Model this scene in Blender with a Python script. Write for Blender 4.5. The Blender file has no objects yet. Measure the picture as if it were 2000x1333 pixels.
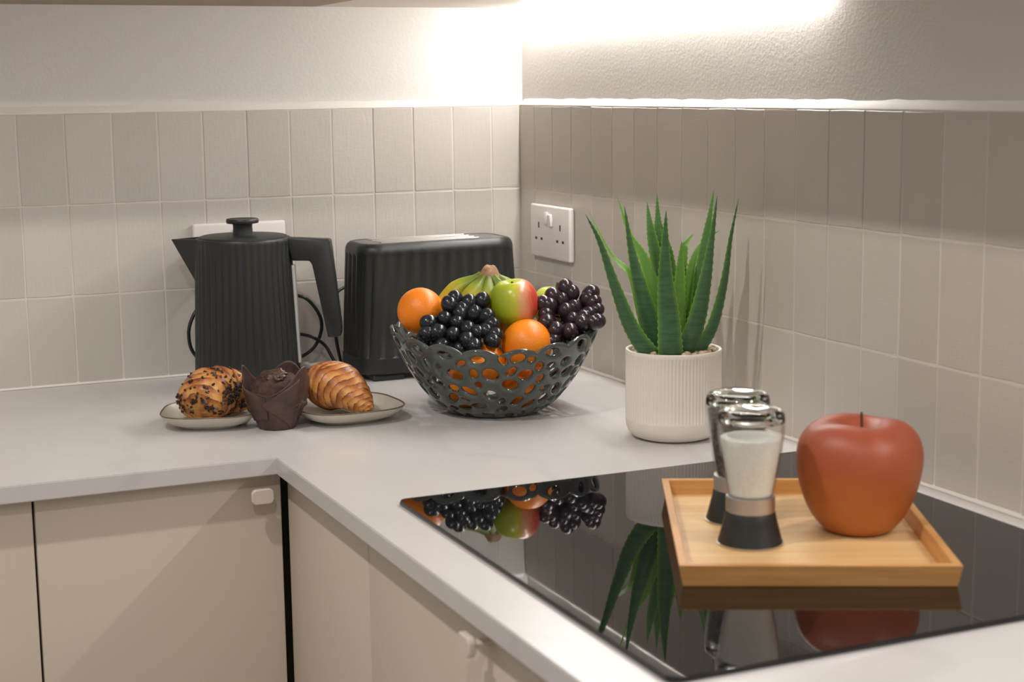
import bpy, bmesh, math, random
from mathutils import Vector, Matrix

rnd = random.Random(7)
PI = math.pi
scene = bpy.context.scene
COL = scene.collection

# ------------------------------------------------------------------ camera, world, lights, exposure
YAW = math.radians(23.8516); PITCH = math.radians(-8.9542); ROLL = math.radians(-0.7364)
cam_d = bpy.data.cameras.new('camera'); cam = bpy.data.objects.new('camera', cam_d); COL.objects.link(cam)
fw = Vector((math.sin(YAW)*math.cos(PITCH), math.cos(YAW)*math.cos(PITCH), math.sin(PITCH)))
r0 = Vector((math.cos(YAW), -math.sin(YAW), 0)); u0 = r0.cross(fw)
r2 = r0*math.cos(ROLL) + u0*math.sin(ROLL); u2 = -r0*math.sin(ROLL) + u0*math.cos(ROLL)
cam.matrix_world = Matrix(((r2.x, u2.x, -fw.x, -1.1197), (r2.y, u2.y, -fw.y, -2.4901), (r2.z, u2.z, -fw.z, 0.4414), (0, 0, 0, 1)))
cam_d.sensor_width = 36; cam_d.lens = 56.846; cam_d.clip_start = 0.02
cam_d.dof.use_dof = True; cam_d.dof.focus_distance = 2.2; cam_d.dof.aperture_fstop = 7.0
scene.camera = cam
vs = scene.view_settings
vs.view_transform = 'Standard'; vs.look = 'None'; vs.gamma = 1; vs.use_curve_mapping = False
vs.exposure = 0.0
world = bpy.data.worlds.new('world'); scene.world = world; world.use_nodes = True
bg = world.node_tree.nodes['Background']
bg.inputs[0].default_value = (1.0, 0.965, 0.935, 1); bg.inputs[1].default_value = 0.38

def lamp(name, loc, energy, color, radius):
    d = bpy.data.lights.new(name, 'POINT'); d.energy = energy; d.color = color; d.shadow_soft_size = radius
    o = bpy.data.objects.new(name, d); COL.objects.link(o); o.location = loc
    return o
SPOT = (1.0, 0.94, 0.88)
lamp('ceiling_spot', (-1.36, -1.28, 1.5), 42, SPOT, 0.03)
lamp('ceiling_spot', (-1.36, -2.55, 1.5), 27, SPOT, 0.03)
LED_STRENGTH = 122.0

# ------------------------------------------------------------------ materials
def lin(c):
    return tuple(((v/12.92) if v <= 0.04045 else ((v+0.055)/1.055)**2.4) for v in c)
def rgb(r, g, b): return lin((r/255, g/255, b/255)) + (1,)
class NT:
    def __init__(s, name):
        s.m = bpy.data.materials.new(name); s.m.use_nodes = True; s.t = s.m.node_tree; s.n = s.t.nodes
        s.b = s.n['Principled BSDF']
    def new(s, typ, **kw):
        n = s.n.new(typ)
        for k, v in kw.items():
            if k in n.inputs: n.inputs[k].default_value = v
            else: setattr(n, k, v)
        return n
    def link(s, a, b): s.t.links.new(a, b)
    def coord(s, out='Object', scale=(1, 1, 1)):
        c = s.n.new('ShaderNodeTexCoord'); m = s.n.new('ShaderNodeMapping'); m.inputs['Scale'].default_value = scale
        s.link(c.outputs[out], m.inputs['Vector']); return m.outputs['Vector']
    def noise(s, scale, detail=3, rough=0.5, vec=None):
        n = s.new('ShaderNodeTexNoise'); n.inputs['Scale'].default_value = scale; n.inputs['Detail'].default_value = detail
        n.inputs['Roughness'].default_value = rough
        if vec is not None: s.link(vec, n.inputs['Vector'])
        return n.outputs['Fac']
    def ramp(s, fac, stops):
        r = s.n.new('ShaderNodeValToRGB'); e = r.color_ramp.elements
        while len(e) < len(stops): e.new(0.5)
        for el, (p, c) in zip(e, stops): el.position = p; el.color = c
        s.link(fac, r.inputs['Fac']); return r.outputs['Color']
    def bump(s, h, strength=0.2, dist=0.001):
        b = s.n.new('ShaderNodeBump'); b.inputs['Strength'].default_value = strength; b.inputs['Distance'].default_value = dist
        s.link(h, b.inputs['Height']); s.link(b.outputs['Normal'], s.b.inputs['Normal'])
def mat(name, col, rough=0.5, metal=0.0, var=None, bump=None, spec=0.5, coat=0.0, sss=0.0):
    """plain principled; var=(scale, col2) noise colour variation; bump=(scale,strength,dist)"""
    t = NT(name); b = t.b
    b.inputs['Base Color'].default_value = col; b.inputs['Roughness'].default_value = rough; b.inputs['Metallic'].default_value = metal
    b.inputs['Specular IOR Level'].default_value = spec; b.inputs['Coat Weight'].default_value = coat
    if sss: b.inputs['Subsurface Weight'].default_value = sss; b.inputs['Subsurface Radius'].default_value = (0.004, 0.002, 0.001)
    if var:
        v = t.coord(); f = t.noise(var[0], 4, 0.6, v)
        t.link(t.ramp(f, [(0.3, col), (0.7, var[1])]), b.inputs['Base Color'])
    if bump:
        v = t.coord(); t.bump(t.noise(bump[0], 4, 0.6, v), bump[1], bump[2])
    return t.m

M = {}
M['plaster'] = mat('plaster', rgb(230, 225, 219), 0.75, bump=(190, 0.32, 0.0015))
M['grout'] = mat('grout', rgb(218, 210, 200), 0.85, bump=(600, 0.2, 0.0005))
M['sealant'] = mat('sealant', rgb(236, 231, 223), 0.6)
def tile_mat():
    t = NT('tile_glaze'); b = t.b
    oi = t.n.new('ShaderNodeObjectInfo')
    t.link(t.ramp(oi.outputs['Random'], [(0.0, rgb(195, 188, 179)), (1.0, rgb(206, 199, 191))]), b.inputs['Base Color'])
    b.inputs['Roughness'].default_value = 0.42
    v = t.coord('Object', (60, 60, 520)); f1 = t.noise(1.0, 3, 0.6, v)
    v2 = t.coord('Object', (220, 220, 60)); f2 = t.noise(1.0, 2, 0.5, v2)
    mx = t.n.new('ShaderNodeMath'); mx.operation = 'ADD'; t.link(f1, mx.inputs[0]); t.link(f2, mx.inputs[1])
    t.bump(mx.outputs[0], 0.42, 0.0007)
    return t.m
M['tile'] = tile_mat()
def quartz():
    t = NT('quartz'); b = t.b
    v = t.coord('Object', (1, 1, 1))
    w = t.new('ShaderNodeTexWave'); w.inputs['Scale'].default_value = 1.6; w.inputs['Distortion'].default_value = 9; w.inputs['Detail'].default_value = 3
    w.inputs['Detail Scale'].default_value = 1.3; t.link(v, w.inputs['Vector'])
    vein = t.ramp(w.outputs['Fac'], [(0.0, (0.82, 0.82, 0.82, 1)), (0.06, (1, 1, 1, 1))])
    f = t.noise(5, 4, 0.6, v)
    c = t.ramp(f, [(0.3, rgb(206, 202, 199)), (0.7, rgb(213, 209, 206))])
    mx = t.new('ShaderNodeMix'); mx.data_type = 'RGBA'; mx.blend_type = 'MULTIPLY'; mx.inputs[0].default_value = 0.28
    t.link(c, mx.inputs[6]); t.link(vein, mx.inputs[7]); t.link(mx.outputs[2], b.inputs['Base Color'])
    b.inputs['Roughness'].default_value = 0.28; b.inputs['Specular IOR Level'].default_value = 0.4
    return t.m
M['quartz'] = quartz()
M['cabinet'] = mat('cabinet_lacquer', rgb(211, 198, 182), 0.45)
M['carcass'] = mat('carcass_gap_shade', rgb(30, 27, 25), 0.7)  # shade of the gaps between the fronts, put into the carcass colour
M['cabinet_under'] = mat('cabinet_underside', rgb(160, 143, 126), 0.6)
M['knob'] = mat('knob_lacquer', rgb(222, 210, 196), 0.4)
M['white_plastic'] = mat('white_plastic', rgb(232, 226, 222), 0.3)
M['slot'] = mat('socket_slot', rgb(45, 42, 40), 0.6)
M['floor'] = mat('floor_vinyl', rgb(150, 130, 108), 0.5)
M['steel'] = mat('brushed_steel', rgb(205, 200, 194), 0.42, 1.0)
M['hood'] = mat('hood_steel', rgb(150, 142, 134), 0.35, 1.0)
M['hob'] = mat('black_glass', rgb(14, 14, 15), 0.025, spec=0.6, coat=0.0)
M['hob_edge'] = mat('hob_bevel', rgb(22, 21, 22), 0.12)
M['hob_print'] = mat('hob_print', rgb(70, 69, 68), 0.3)
M['black_plastic'] = mat('black_plastic', rgb(34, 36, 35), 0.42, bump=(2500, 0.12, 0.0003))
M['black_cable'] = mat('black_cable', rgb(18, 18, 18), 0.35)
M['toaster_plate'] = mat('toaster_plate', rgb(112, 110, 108), 0.5, 0.2)
M['dark_inside'] = mat('dark_inside', rgb(12, 12, 12), 0.7)
M['window_strip'] = mat('water_window', rgb(190, 190, 186), 0.2)
M['plate'] = mat('stoneware', rgb(206, 201, 188), 0.3, var=(60, rgb(196, 190, 176)))
M['plate_rim'] = mat('stoneware_rim', rgb(92, 78, 62), 0.4, var=(150, rgb(130, 114, 94)))
M['bowl'] = mat('bowl_glaze', rgb(74, 79, 75), 0.10, var=(25, rgb(60, 65, 62)), coat=0.3)
def orange_mat():
    t = NT('orange_peel'); b = t.b; v = t.coord()
    t.link(t.ramp(t.noise(30, 3, 0.6, v), [(0.3, rgb(240, 126, 10)), (0.75, rgb(248, 145, 26))]), b.inputs['Base Color'])
    b.inputs['Roughness'].default_value = 0.38
    vo = t.new('ShaderNodeTexVoronoi'); vo.inputs['Scale'].default_value = 620; t.link(v, vo.inputs['Vector'])
    t.bump(vo.outputs['Distance'], 0.35, 0.0006)
    b.inputs['Subsurface Weight'].default_value = 0.1; b.inputs['Subsurface Radius'].default_value = (0.004, 0.002, 0.0005)
    return t.m
M['orange'] = orange_mat()
def apple_mat():
    t = NT('apple_skin'); b = t.b
    c = t.n.new('ShaderNodeTexCoord'); sp = t.n.new('ShaderNodeSeparateXYZ'); t.link(c.outputs['Object'], sp.inputs[0])
    v = t.coord('Object', (90, 90, 12)); n = t.noise(1.0, 4, 0.6, v)
    ma = t.new('ShaderNodeMath'); ma.operation = 'MULTIPLY_ADD'; ma.inputs[1].default_value = 14.0; ma.inputs[2].default_value = 0.12; t.link(sp.outputs['X'], ma.inputs[0])
    mb = t.new('ShaderNodeMath'); mb.operation = 'MULTIPLY_ADD'; mb.inputs[1].default_value = 0.35; t.link(n, mb.inputs[0]); t.link(ma.outputs[0], mb.inputs[2])
    t.link(t.ramp(mb.outputs[0], [(0.0, rgb(140, 158, 28)), (0.42, rgb(184, 188, 52)), (0.55, rgb(214, 150, 110)), (0.72, rgb(196, 66, 48))]), b.inputs['Base Color'])
    b.inputs['Roughness'].default_value = 0.28; return t.m
M['apple'] = apple_mat()
M['green_apple'] = mat('green_apple_skin', rgb(176, 190, 62), 0.3, var=(40, rgb(196, 200, 90)))
M['stem'] = mat('woody_stem', rgb(82, 58, 36), 0.8)
M['grape_l'] = mat('black_grape', rgb(15, 16, 20), 0.25, var=(90, rgb(32, 34, 41)))
M['grape_r'] = mat('purple_grape', rgb(28, 17, 25), 0.25, var=(60, rgb(56, 36, 44)))
M['grape_stem'] = mat('grape_stem', rgb(150, 120, 60), 0.7)
def banana_mat():
    t = NT('banana_skin'); b = t.b
    a = t.n.new('ShaderNodeAttribute'); a.attribute_name = 'ripe'
    t.link(t.ramp(a.outputs['Fac'], [(0.0, rgb(98, 112, 28)), (0.3, rgb(130, 142, 36)), (0.6, rgb(192, 178, 48)), (1.0, rgb(216, 178, 42))]), b.inputs['Base Color'])
    b.inputs['Roughness'].default_value = 0.45; return t.m
M['banana'] = banana_mat()
M['banana_crown'] = mat('banana_crown', rgb(140, 98, 70), 0.8, var=(120, rgb(178, 140, 112)))
M['pot'] = mat('pot_ceramic', rgb(228, 220, 208), 0.55)
def leaf_mat():
    t = NT('agave_leaf'); b = t.b
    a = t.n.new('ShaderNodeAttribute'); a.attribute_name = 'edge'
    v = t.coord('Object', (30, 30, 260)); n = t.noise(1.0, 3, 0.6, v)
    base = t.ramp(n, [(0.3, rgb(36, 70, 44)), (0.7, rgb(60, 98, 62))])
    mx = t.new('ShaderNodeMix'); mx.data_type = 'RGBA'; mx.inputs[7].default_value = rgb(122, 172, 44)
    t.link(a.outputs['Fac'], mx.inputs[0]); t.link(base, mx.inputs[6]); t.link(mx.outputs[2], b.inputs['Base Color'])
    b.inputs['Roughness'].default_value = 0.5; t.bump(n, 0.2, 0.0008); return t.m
M['leaf'] = leaf_mat()
M['pebble'] = mat('pebble', rgb(168, 140, 112), 0.8, var=(45, rgb(212, 190, 164)))
M['soil'] = mat('soil', rgb(70, 52, 38), 0.95)
def bamboo():
    t = NT('bamboo'); b = t.b
    v = t.coord('Object', (4, 90, 90)); n = t.noise(1.0, 4, 0.6, v)
    t.link(t.ramp(n, [(0.25, rgb(216, 172, 112)), (0.5, rgb(230, 190, 132)), (0.75, rgb(238, 204, 150))]), b.inputs['Base Color'])
    b.inputs['Roughness'].default_value = 0.42; return t.m
M['bamboo'] = bamboo()
def bamboo_edge():
    t = NT('bamboo_edge'); b = t.b
    v = t.coord('Object', (8, 8, 160)); n = t.noise(1.0, 3, 0.6, v)
    t.link(t.ramp(n, [(0.3, rgb(190, 132, 70)), (0.7, rgb(214, 160, 98))]), b.inputs['Base Color'])
    b.inputs['Roughness'].default_value = 0.45; return t.m
M['bamboo_edge'] = bamboo_edge()
def terracotta():
    t = NT('terracotta'); b = t.b
    c = t.n.new('ShaderNodeTexCoord'); sp = t.n.new('ShaderNodeSeparateXYZ'); t.link(c.outputs['Object'], sp.inputs[0])
    n = t.noise(22, 5, 0.65, t.coord())
    ma = t.new('ShaderNodeMath'); ma.operation = 'MULTIPLY_ADD'; ma.inputs[1].default_value = 7.0; ma.inputs[2].default_value = -0.2; t.link(sp.outputs['Z'], ma.inputs[0])
    mb = t.new('ShaderNodeMath'); mb.operation = 'MULTIPLY_ADD'; mb.inputs[1].default_value = 0.4; t.link(n, mb.inputs[0]); t.link(ma.outputs[0], mb.inputs[2])
    t.link(t.ramp(mb.outputs[0], [(0.15, rgb(176, 104, 44)), (0.5, rgb(164, 82, 44)), (0.85, rgb(152, 70, 50))]), b.inputs['Base Color'])
    b.inputs['Roughness'].default_value = 0.46; t.bump(n, 0.05, 0.001); return t.m
M['terracotta'] = terracotta()
def clear_glass(name, tint):
    t = NT(name); n = t.n; n.remove(t.b)
    tr = n.new('ShaderNodeBsdfTransparent'); tr.inputs[0].default_value = tint
    gl = n.new('ShaderNodeBsdfGlossy'); gl.inputs['Roughness'].default_value = 0.02
    lw = n.new('ShaderNodeLayerWeight'); lw.inputs['Blend'].default_value = 0.5
    pw = t.new('ShaderNodeMath'); pw.operation = 'POWER'; pw.inputs[1].default_value = 4.0; t.link(lw.outputs['Facing'], pw.inputs[0])
    ad = t.new('ShaderNodeMath'); ad.operation = 'MULTIPLY_ADD'; ad.inputs[1].default_value = 0.75; ad.inputs[2].default_value = 0.04; t.link(pw.outputs[0], ad.inputs[0])
    mx = n.new('ShaderNodeMixShader'); t.link(ad.outputs[0], mx.inputs[0]); t.link(tr.outputs[0], mx.inputs[1]); t.link(gl.outputs[0], mx.inputs[2])
    t.link(mx.outputs[0], n['Material Output'].inputs['Surface']); return t.m
M['jar'] = clear_glass('jar_glass', (0.99, 0.997, 0.99, 1))
def thick_glass():
    t = NT('thick_glass'); b = t.b
    b.inputs['Base Color'].default_value = (0.93, 0.97, 0.94, 1); b.inputs['Roughness'].default_value = 0.0
    b.inputs['Transmission Weight'].default_value = 1.0; b.inputs['IOR'].default_value = 1.5; return t.m
M['thick_glass'] = thick_glass()
M['salt'] = mat('salt_grains', rgb(246, 243, 236), 0.8, var=(400, rgb(232, 228, 220)), bump=(900, 0.5, 0.001))
M['pepper'] = mat('peppercorns', rgb(34, 28, 26), 0.6, var=(240, rgb(128, 114, 104)), bump=(300, 1.0, 0.003))
def crust_mat():
    t = NT('pastry_crust'); b = t.b
    a = t.n.new('ShaderNodeAttribute'); a.attribute_name = 'bake'
    n = t.noise(1.0, 4, 0.65, t.coord('Object', (160, 160, 160)))
    ma = t.new('ShaderNodeMath'); ma.operation = 'MULTIPLY_ADD'; ma.inputs[1].default_value = 0.5; t.link(n, ma.inputs[0]); t.link(a.outputs['Fac'], ma.inputs[2])
    t.link(t.ramp(ma.outputs[0], [(0.22, rgb(240, 200, 134)), (0.5, rgb(217, 158, 88)), (0.78, rgb(182, 112, 56)), (1.0, rgb(128, 68, 32))]), b.inputs['Base Color'])
    b.inputs['Roughness'].default_value = 0.36; t.bump(n, 0.35, 0.0015); return t.m
M['crust'] = crust_mat()
M['sprinkle'] = mat('chocolate_sprinkle', rgb(40, 26, 20), 0.45, var=(200, rgb(66, 44, 34)))
M['muffin'] = mat('chocolate_muffin', rgb(50, 32, 24), 0.75, var=(140, rgb(90, 62, 48)), bump=(260, 0.9, 0.003))
M['choc'] = mat('chocolate_chunk', rgb(60, 40, 32), 0.4, var=(90, rgb(84, 58, 46)))
def paper_mat():
    t = NT('muffin_paper'); b = t.b
    n = t.noise(45, 4, 0.65, t.coord())
    t.link(t.ramp(n, [(0.3, rgb(56, 40, 34)), (0.7, rgb(88, 62, 51))]), b.inputs['Base Color'])
    b.inputs['Roughness'].default_value = 0.5; t.bump(n, 0.3, 0.002); return t.m
M['paper'] = paper_mat()
M['clear_plastic'] = mat('clear_plastic', rgb(225, 222, 216), 0.15)
def emit(name, col, s):
    t = NT(name); b = t.b; b.inputs['Base Color'].default_value = (0.8, 0.8, 0.8, 1)
    b.inputs['Emission Color'].default_value = col; b.inputs['Emission Strength'].default_value = s; return t.m
M['led'] = emit('led_strip', (1.0, 0.995, 0.985, 1), LED_STRENGTH)

# ------------------------------------------------------------------ helpers
def mesh(name, verts, faces, m, smooth=True, attr=None, sharp=None):
    me = bpy.data.meshes.new(name); me.from_pydata([tuple(v) for v in verts], [], faces)
    if attr:
        an, vals = attr; a = me.attributes.new(an, 'FLOAT', 'POINT'); a.data.foreach_set('value', vals)
    if smooth: me.polygons.foreach_set('use_smooth', [True]*len(me.polygons))
    me.materials.append(m); me.update()
    if smooth and sharp: me.set_sharp_from_angle(angle=math.radians(sharp))
    return me
def obj(name, me, parent=None, loc=None, rotz=None):
    o = bpy.data.objects.new(name, me); COL.objects.link(o)
    if parent: o.parent = parent
    if loc is not None: o.location = loc
    if rotz is not None: o.rotation_euler = (0, 0, rotz)
    return o
def tag(o, label=None, cat=None, group=None, kind=None):
    if label: o['label'] = label
    if cat: o['category'] = cat
    if group: o['group'] = group
    if kind: o['kind'] = kind
    return o
def thing(name, label, cat, loc=(0, 0, 0), rotz=0.0, group=None):
    o = obj(name, None, None, loc, rotz); return tag(o, label, cat, group)
def bm_mesh(name, bm, m, smooth=False, sharp=None):
    me = bpy.data.meshes.new(name); bmesh.ops.recalc_face_normals(bm, faces=bm.faces); bm.to_mesh(me); bm.free(); me.materials.append(m)
    if smooth:
        me.polygons.foreach_set('use_smooth', [True]*len(me.polygons))
        if sharp: me.set_sharp_from_angle(angle=math.radians(sharp))
    return me
def box_bm(lo, hi, bev=0.0, seg=2, bm=None):
    own = bm is None
    b2 = bmesh.new(); bmesh.ops.create_cube(b2, size=1.0)
    lo = Vector(lo); hi = Vector(hi)
    for v in b2.verts: v.co = Vector((lo[i] + (v.co[i]+0.5)*(hi[i]-lo[i]) for i in range(3)))
    if bev: bmesh.ops.bevel(b2, geom=b2.edges[:], offset=bev, segments=seg, affect='EDGES', profile=0.5)
    if own: return b2
    tmp = bpy.data.meshes.new('t'); b2.to_mesh(tmp); b2.free(); bm.from_mesh(tmp); bpy.data.meshes.remove(tmp); return bm
def box(name, lo, hi, m, parent=None, bev=0.0, seg=2):
    return obj(name, bm_mesh(name, box_bm(lo, hi, bev, seg), m, bev > 0, 50), parent)
def lathe(profile, n=64, rad=None, close_bot=True, close_top=True):
    """profile list of (r,z); rad(theta,i,r,z)->r"""
    V = []; F = []
    for i, (r, z) in enumerate(profile):
        for k in range(n):
            a = 2*PI*k/n; rr = rad(a, i, r, z) if rad else r
            V.append((rr*math.cos(a), rr*math.sin(a), z))
    for i in range(len(profile)-1):
        for k in range(n):
            k2 = (k+1) % n; F.append((i*n+k, i*n+k2, (i+1)*n+k2, (i+1)*n+k))
    if close_bot: V.append((0, 0, profile[0][1])); c = len(V)-1; F += [(c, (k+1) % n, k) for k in range(n)]
    if close_top:
        V.append((0, 0, profile[-1][1])); c = len(V)-1; b = (len(profile)-1)*n; F += [(c, b+k, b+(k+1) % n) for k in range(n)]
    return V, F
def spline(pts, n):
    """Catmull-Rom through pts, n samples"""
    P = [Vector(p) for p in pts]; P = [P[0]*2-P[1]] + P + [P[-1]*2-P[-2]]; out = []; segs = len(P)-3
    for i in range(n):
        t = i/(n-1)*segs; k = min(int(t), segs-1); u = t-k; a, b, c, d = P[k:k+4]
        out.append(0.5*((2*b) + (c-a)*u + (2*a-5*b+4*c-d)*u*u + (3*b-a-3*c+d)*u*u*u))
    return out
def interp(tab, t):
    for (a, x), (b, y) in zip(tab, tab[1:]):
        if t <= b: 
            u = (t-a)/(b-a) if b > a else 0; return x+(y-x)*u
    return tab[-1][1]
def tube(pts, rad, n=10, samples=None, V=None, F=None):
    path = spline(pts, samples) if samples else [Vector(p) for p in pts]
    V = [] if V is None else V; F = [] if F is None else F; base = len(V); nrm = None; N = len(path)
    for i, p in enumerate(path):
        t = (path[min(i+1, N-1)]-path[max(i-1, 0)]).normalized()
        if nrm is None: nrm = t.orthogonal().normalized()
        nrm = (nrm - t*nrm.dot(t)).normalized(); bn = t.cross(nrm); r = rad(i/(N-1)) if callable(rad) else rad
        for k in range(n):
            a = 2*PI*k/n; V.append(p+(nrm*math.cos(a)+bn*math.sin(a))*r)
    for i in range(N-1):
        for k in range(n):
            k2 = (k+1) % n; F.append((base+i*n+k, base+i*n+k2, base+(i+1)*n+k2, base+(i+1)*n+k))
    F.append(tuple(base+k for k in range(n))[::-1]); F.append(tuple(base+(N-1)*n+k for k in range(n)))
    return V, F
def prism(name, pts, y0, y1, m, parent=None, bev=0.0, seg=3):
    """outline pts in local XZ extruded in Y"""
    bm = bmesh.new(); vs = [bm.verts.new((x, y0, z)) for x, z in pts]; f = bm.faces.new(vs)
    ex = bmesh.ops.extrude_face_region(bm, geom=[f]); bmesh.ops.translate(bm, vec=(0, y1-y0, 0), verts=[e for e in ex['geom'] if isinstance(e, bmesh.types.BMVert)])
    bmesh.ops.recalc_face_normals(bm, faces=bm.faces)
    if bev: bmesh.ops.bevel(bm, geom=bm.edges[:], offset=bev, segments=seg, affect='EDGES', profile=0.5)
    return obj(name, bm_mesh(name, bm, m, True, 40), parent)
RZ = -YAW       # objects turned to face the room: local x runs right along the photograph, local -y towards the room

def rounded_rect(x0, x1, y0, y1, r, n=8):
    P = []
    for cx, cy, a0 in ((x1-r, y1-r, 0), (x0+r, y1-r, PI/2), (x0+r, y0+r, PI), (x1-r, y0+r, 1.5*PI)):
        for k in range(n+1): a = a0+PI/2*k/n; P.append((cx+r*math.cos(a), cy+r*math.sin(a)))
    return P
def loft(rings, cap0=True, cap1=True):
    V = []; F = []; n = len(rings[0])
    for r in rings: V += r
    for i in range(len(rings)-1):
        for k in range(n): k2 = (k+1) % n; F.append((i*n+k, i*n+k2, (i+1)*n+k2, (i+1)*n+k))
    if cap0: F.append(tuple(range(n))[::-1])
    if cap1: F.append(tuple((len(rings)-1)*n+k for k in range(n)))
    return V, F

# ------------------------------------------------------------------ setting: walls, tiles, floor
wb = tag(box('wall_back', (-3.2, 0.010, -0.90), (0.21, 0.16, 1.60), M['plaster']), 'white plastered back wall above the tiled splashback', 'wall', kind='structure')
wr = tag(box('wall_right', (0.010, -3.4, -0.90), (0.16, 0.010, 1.60), M['plaster']), 'white plastered right wall lit by the strip light', 'wall', kind='structure')
fl = tag(box('floor', (-3.2, -3.4, -0.95), (0.21, 0.16, -0.90), M['floor']), 'plain brown kitchen floor', 'floor', kind='structure')
PW = 0.0692; ZR = [0.0, 0.1361, 0.2732, 0.4103]; G = 0.0021
# grout beds between the tiles
box('grout_bed', (-1.40, 0.0009, 0.0005), (0.010, 0.010, 0.4098), M['grout'], wb)
box('grout_bed', (0.0009, -2.0, 0.0005), (0.010, 0.0, 0.4098), M['grout'], wr)
def tile_mesh(seed, w, h):
    """tile in XZ from 0..w, 0..h; y 0.010 (back) .. 0 (face)"""
    q = random.Random(seed); e = 0.0009
    xs = [0, e, w*0.35, w*0.65, w-e, w]; zs = [0, e, h*0.25, h*0.5, h*0.75, h-e, h]
    V = []; F = []; ph = [q.uniform(0, 6) for _ in range(4)]; W = len(xs); H = len(zs)
    for j, z in enumerate(zs):
        for i, x in enumerate(xs):
            border = i in (0, W-1) or j in (0, H-1)
            wx = 0.00035*math.sin(z/h*5+ph[0 if x < w/2 else 1]); wz = 0.0004*math.sin(x/w*4+ph[2 if z < h/2 else 3])
            V.append((x+wx, 0.0010 if border else q.uniform(-0.00012, 0.00012), z+wz))
    for j in range(H-1):
        for i in range(W-1): F.append((j*W+i, j*W+i+1, (j+1)*W+i+1, (j+1)*W+i))
    ring = [i for i in range(W)] + [j*W+W-1 for j in range(1, H)] + [(H-1)*W+i for i in range(W-2, -1, -1)] + [j*W for j in range(H-2, 0, -1)]
    b = len(V)
    for r in ring: V.append((V[r][0], 0.0100, V[r][2]))
    L = len(ring)
    for k in range(L): F.append((ring[(k+1) % L], ring[k], b+k, b+(k+1) % L))
    return mesh('tile', V, F, M['tile'], True, sharp=22)
TILES = [tile_mesh(s, PW-G, 0.1369-G) for s in range(7)]
def lay_tiles(parent, first, ncol, right):
    edges = [0.0] + [first+PW*k for k in range(ncol)]
    for c in range(ncol):
        for r in range(3):
            a, b = edges[c], edges[c+1]; z0, z1 = ZR[r], ZR[r+1]
            o = obj('tile', TILES[rnd.randrange(7)], parent)
            o.scale = ((b-a-G)/(PW-G), 1, (z1-z0-G)/(0.1369-G))
            j = rnd.uniform(-0.0004, 0.0004)
            tilt = rnd.uniform(-0.006, 0.006)
            if right:   # tile x axis runs along -y, face towards -x
                o.rotation_euler = (0, 0, -PI/2+tilt); o.location = (j, -a-G/2, z0+G/2)
            else:
                o.rotation_euler = (0, 0, tilt); o.location = (-b+G/2, j, z0+G/2)
lay_tiles(wb, 0.0515, 20, False)
lay_tiles(wr, 0.0585, 28, True)
# sloped bead of sealant along the top of the tiles and along the worktop
def bead(name, along, length, z, up, parent, label):
    V = []; F = []; n = 80; rr = random.Random(3)
    for i in range(n+1):
        s = length*i/n; w = rr.uniform(-0.0012, 0.0012)
        prof = [(0.010, z+(0.0105+w)*up), (0.0065, z+0.0065*up), (0.0015, z+0.0012*up), (0.0005, z-0.001*up), (0.010, z-0.001*up)]
        for d, zz in prof: V.append((-s, d, zz) if along == 'x' else (d, -s, zz))
    for i in range(n):
        for k in range(4): F.append((i*5+k, (i+1)*5+k, (i+1)*5+k+1, i*5+k+1))
    return obj(name, mesh(name, V, F, M['sealant'], True), parent)
bead('sealant_bead', 'x', 1.42, 0.4105, 1, wb, '')
bead('sealant_bead', 'y', 2.0, 0.4105, 1, wr, '')
def caulk(name, along, length, parent):
    V = []; F = []; n = 20
    for i in range(n+1):
        s = length*i/n
        for d, zz in [(0.001, 0.004), (-0.0012, 0.0018), (-0.004, 0.0004)]: V.append((-s, d, zz) if along == 'x' else (d, -s, zz))
    for i in range(n):
        for k in range(2): F.append((i*3+k, (i+1)*3+k, (i+1)*3+k+1, i*3+k+1))
    return obj(name, mesh(name, V, F, M['sealant'], True), parent)
caulk('caulk_line', 'x', 1.42, wb); caulk('caulk_line', 'y', 2.0, wr)

# ------------------------------------------------------------------ worktop (one L), base units, wall units
def worktop():
    D1, D2, T = 0.6226, 0.6088, 0.021
    pts = [(0.010, 0.010), (-1.6, 0.010), (-1.6, -D1), (-D2, -D1), (-D2, -2.3), (0.010, -2.3)]
    bm = bmesh.new(); vs_ = [bm.verts.new((x, y, -T)) for x, y in pts]; f = bm.faces.new(vs_)
    ex = bmesh.ops.extrude_face_region(bm, geom=[f]); bmesh.ops.translate(bm, vec=(0, 0, T), verts=[e for e in ex['geom'] if isinstance(e, bmesh.types.BMVert)])
    bmesh.ops.recalc_face_normals(bm, faces=bm.faces)
    bmesh.ops.bevel(bm, geom=[e for e in bm.edges if abs(e.verts[0].co.z-e.verts[1].co.z) < 1e-6], offset=0.0012, segments=2, affect='EDGES')
    o = obj('worktop', bm_mesh('worktop', bm, M['quartz'], True, 40))
    return tag(o, 'pale off-white stone worktop running round the kitchen corner', 'worktop')
worktop()
YD, XD = -0.5966, -0.5906       # faces of the two runs of doors
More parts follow.
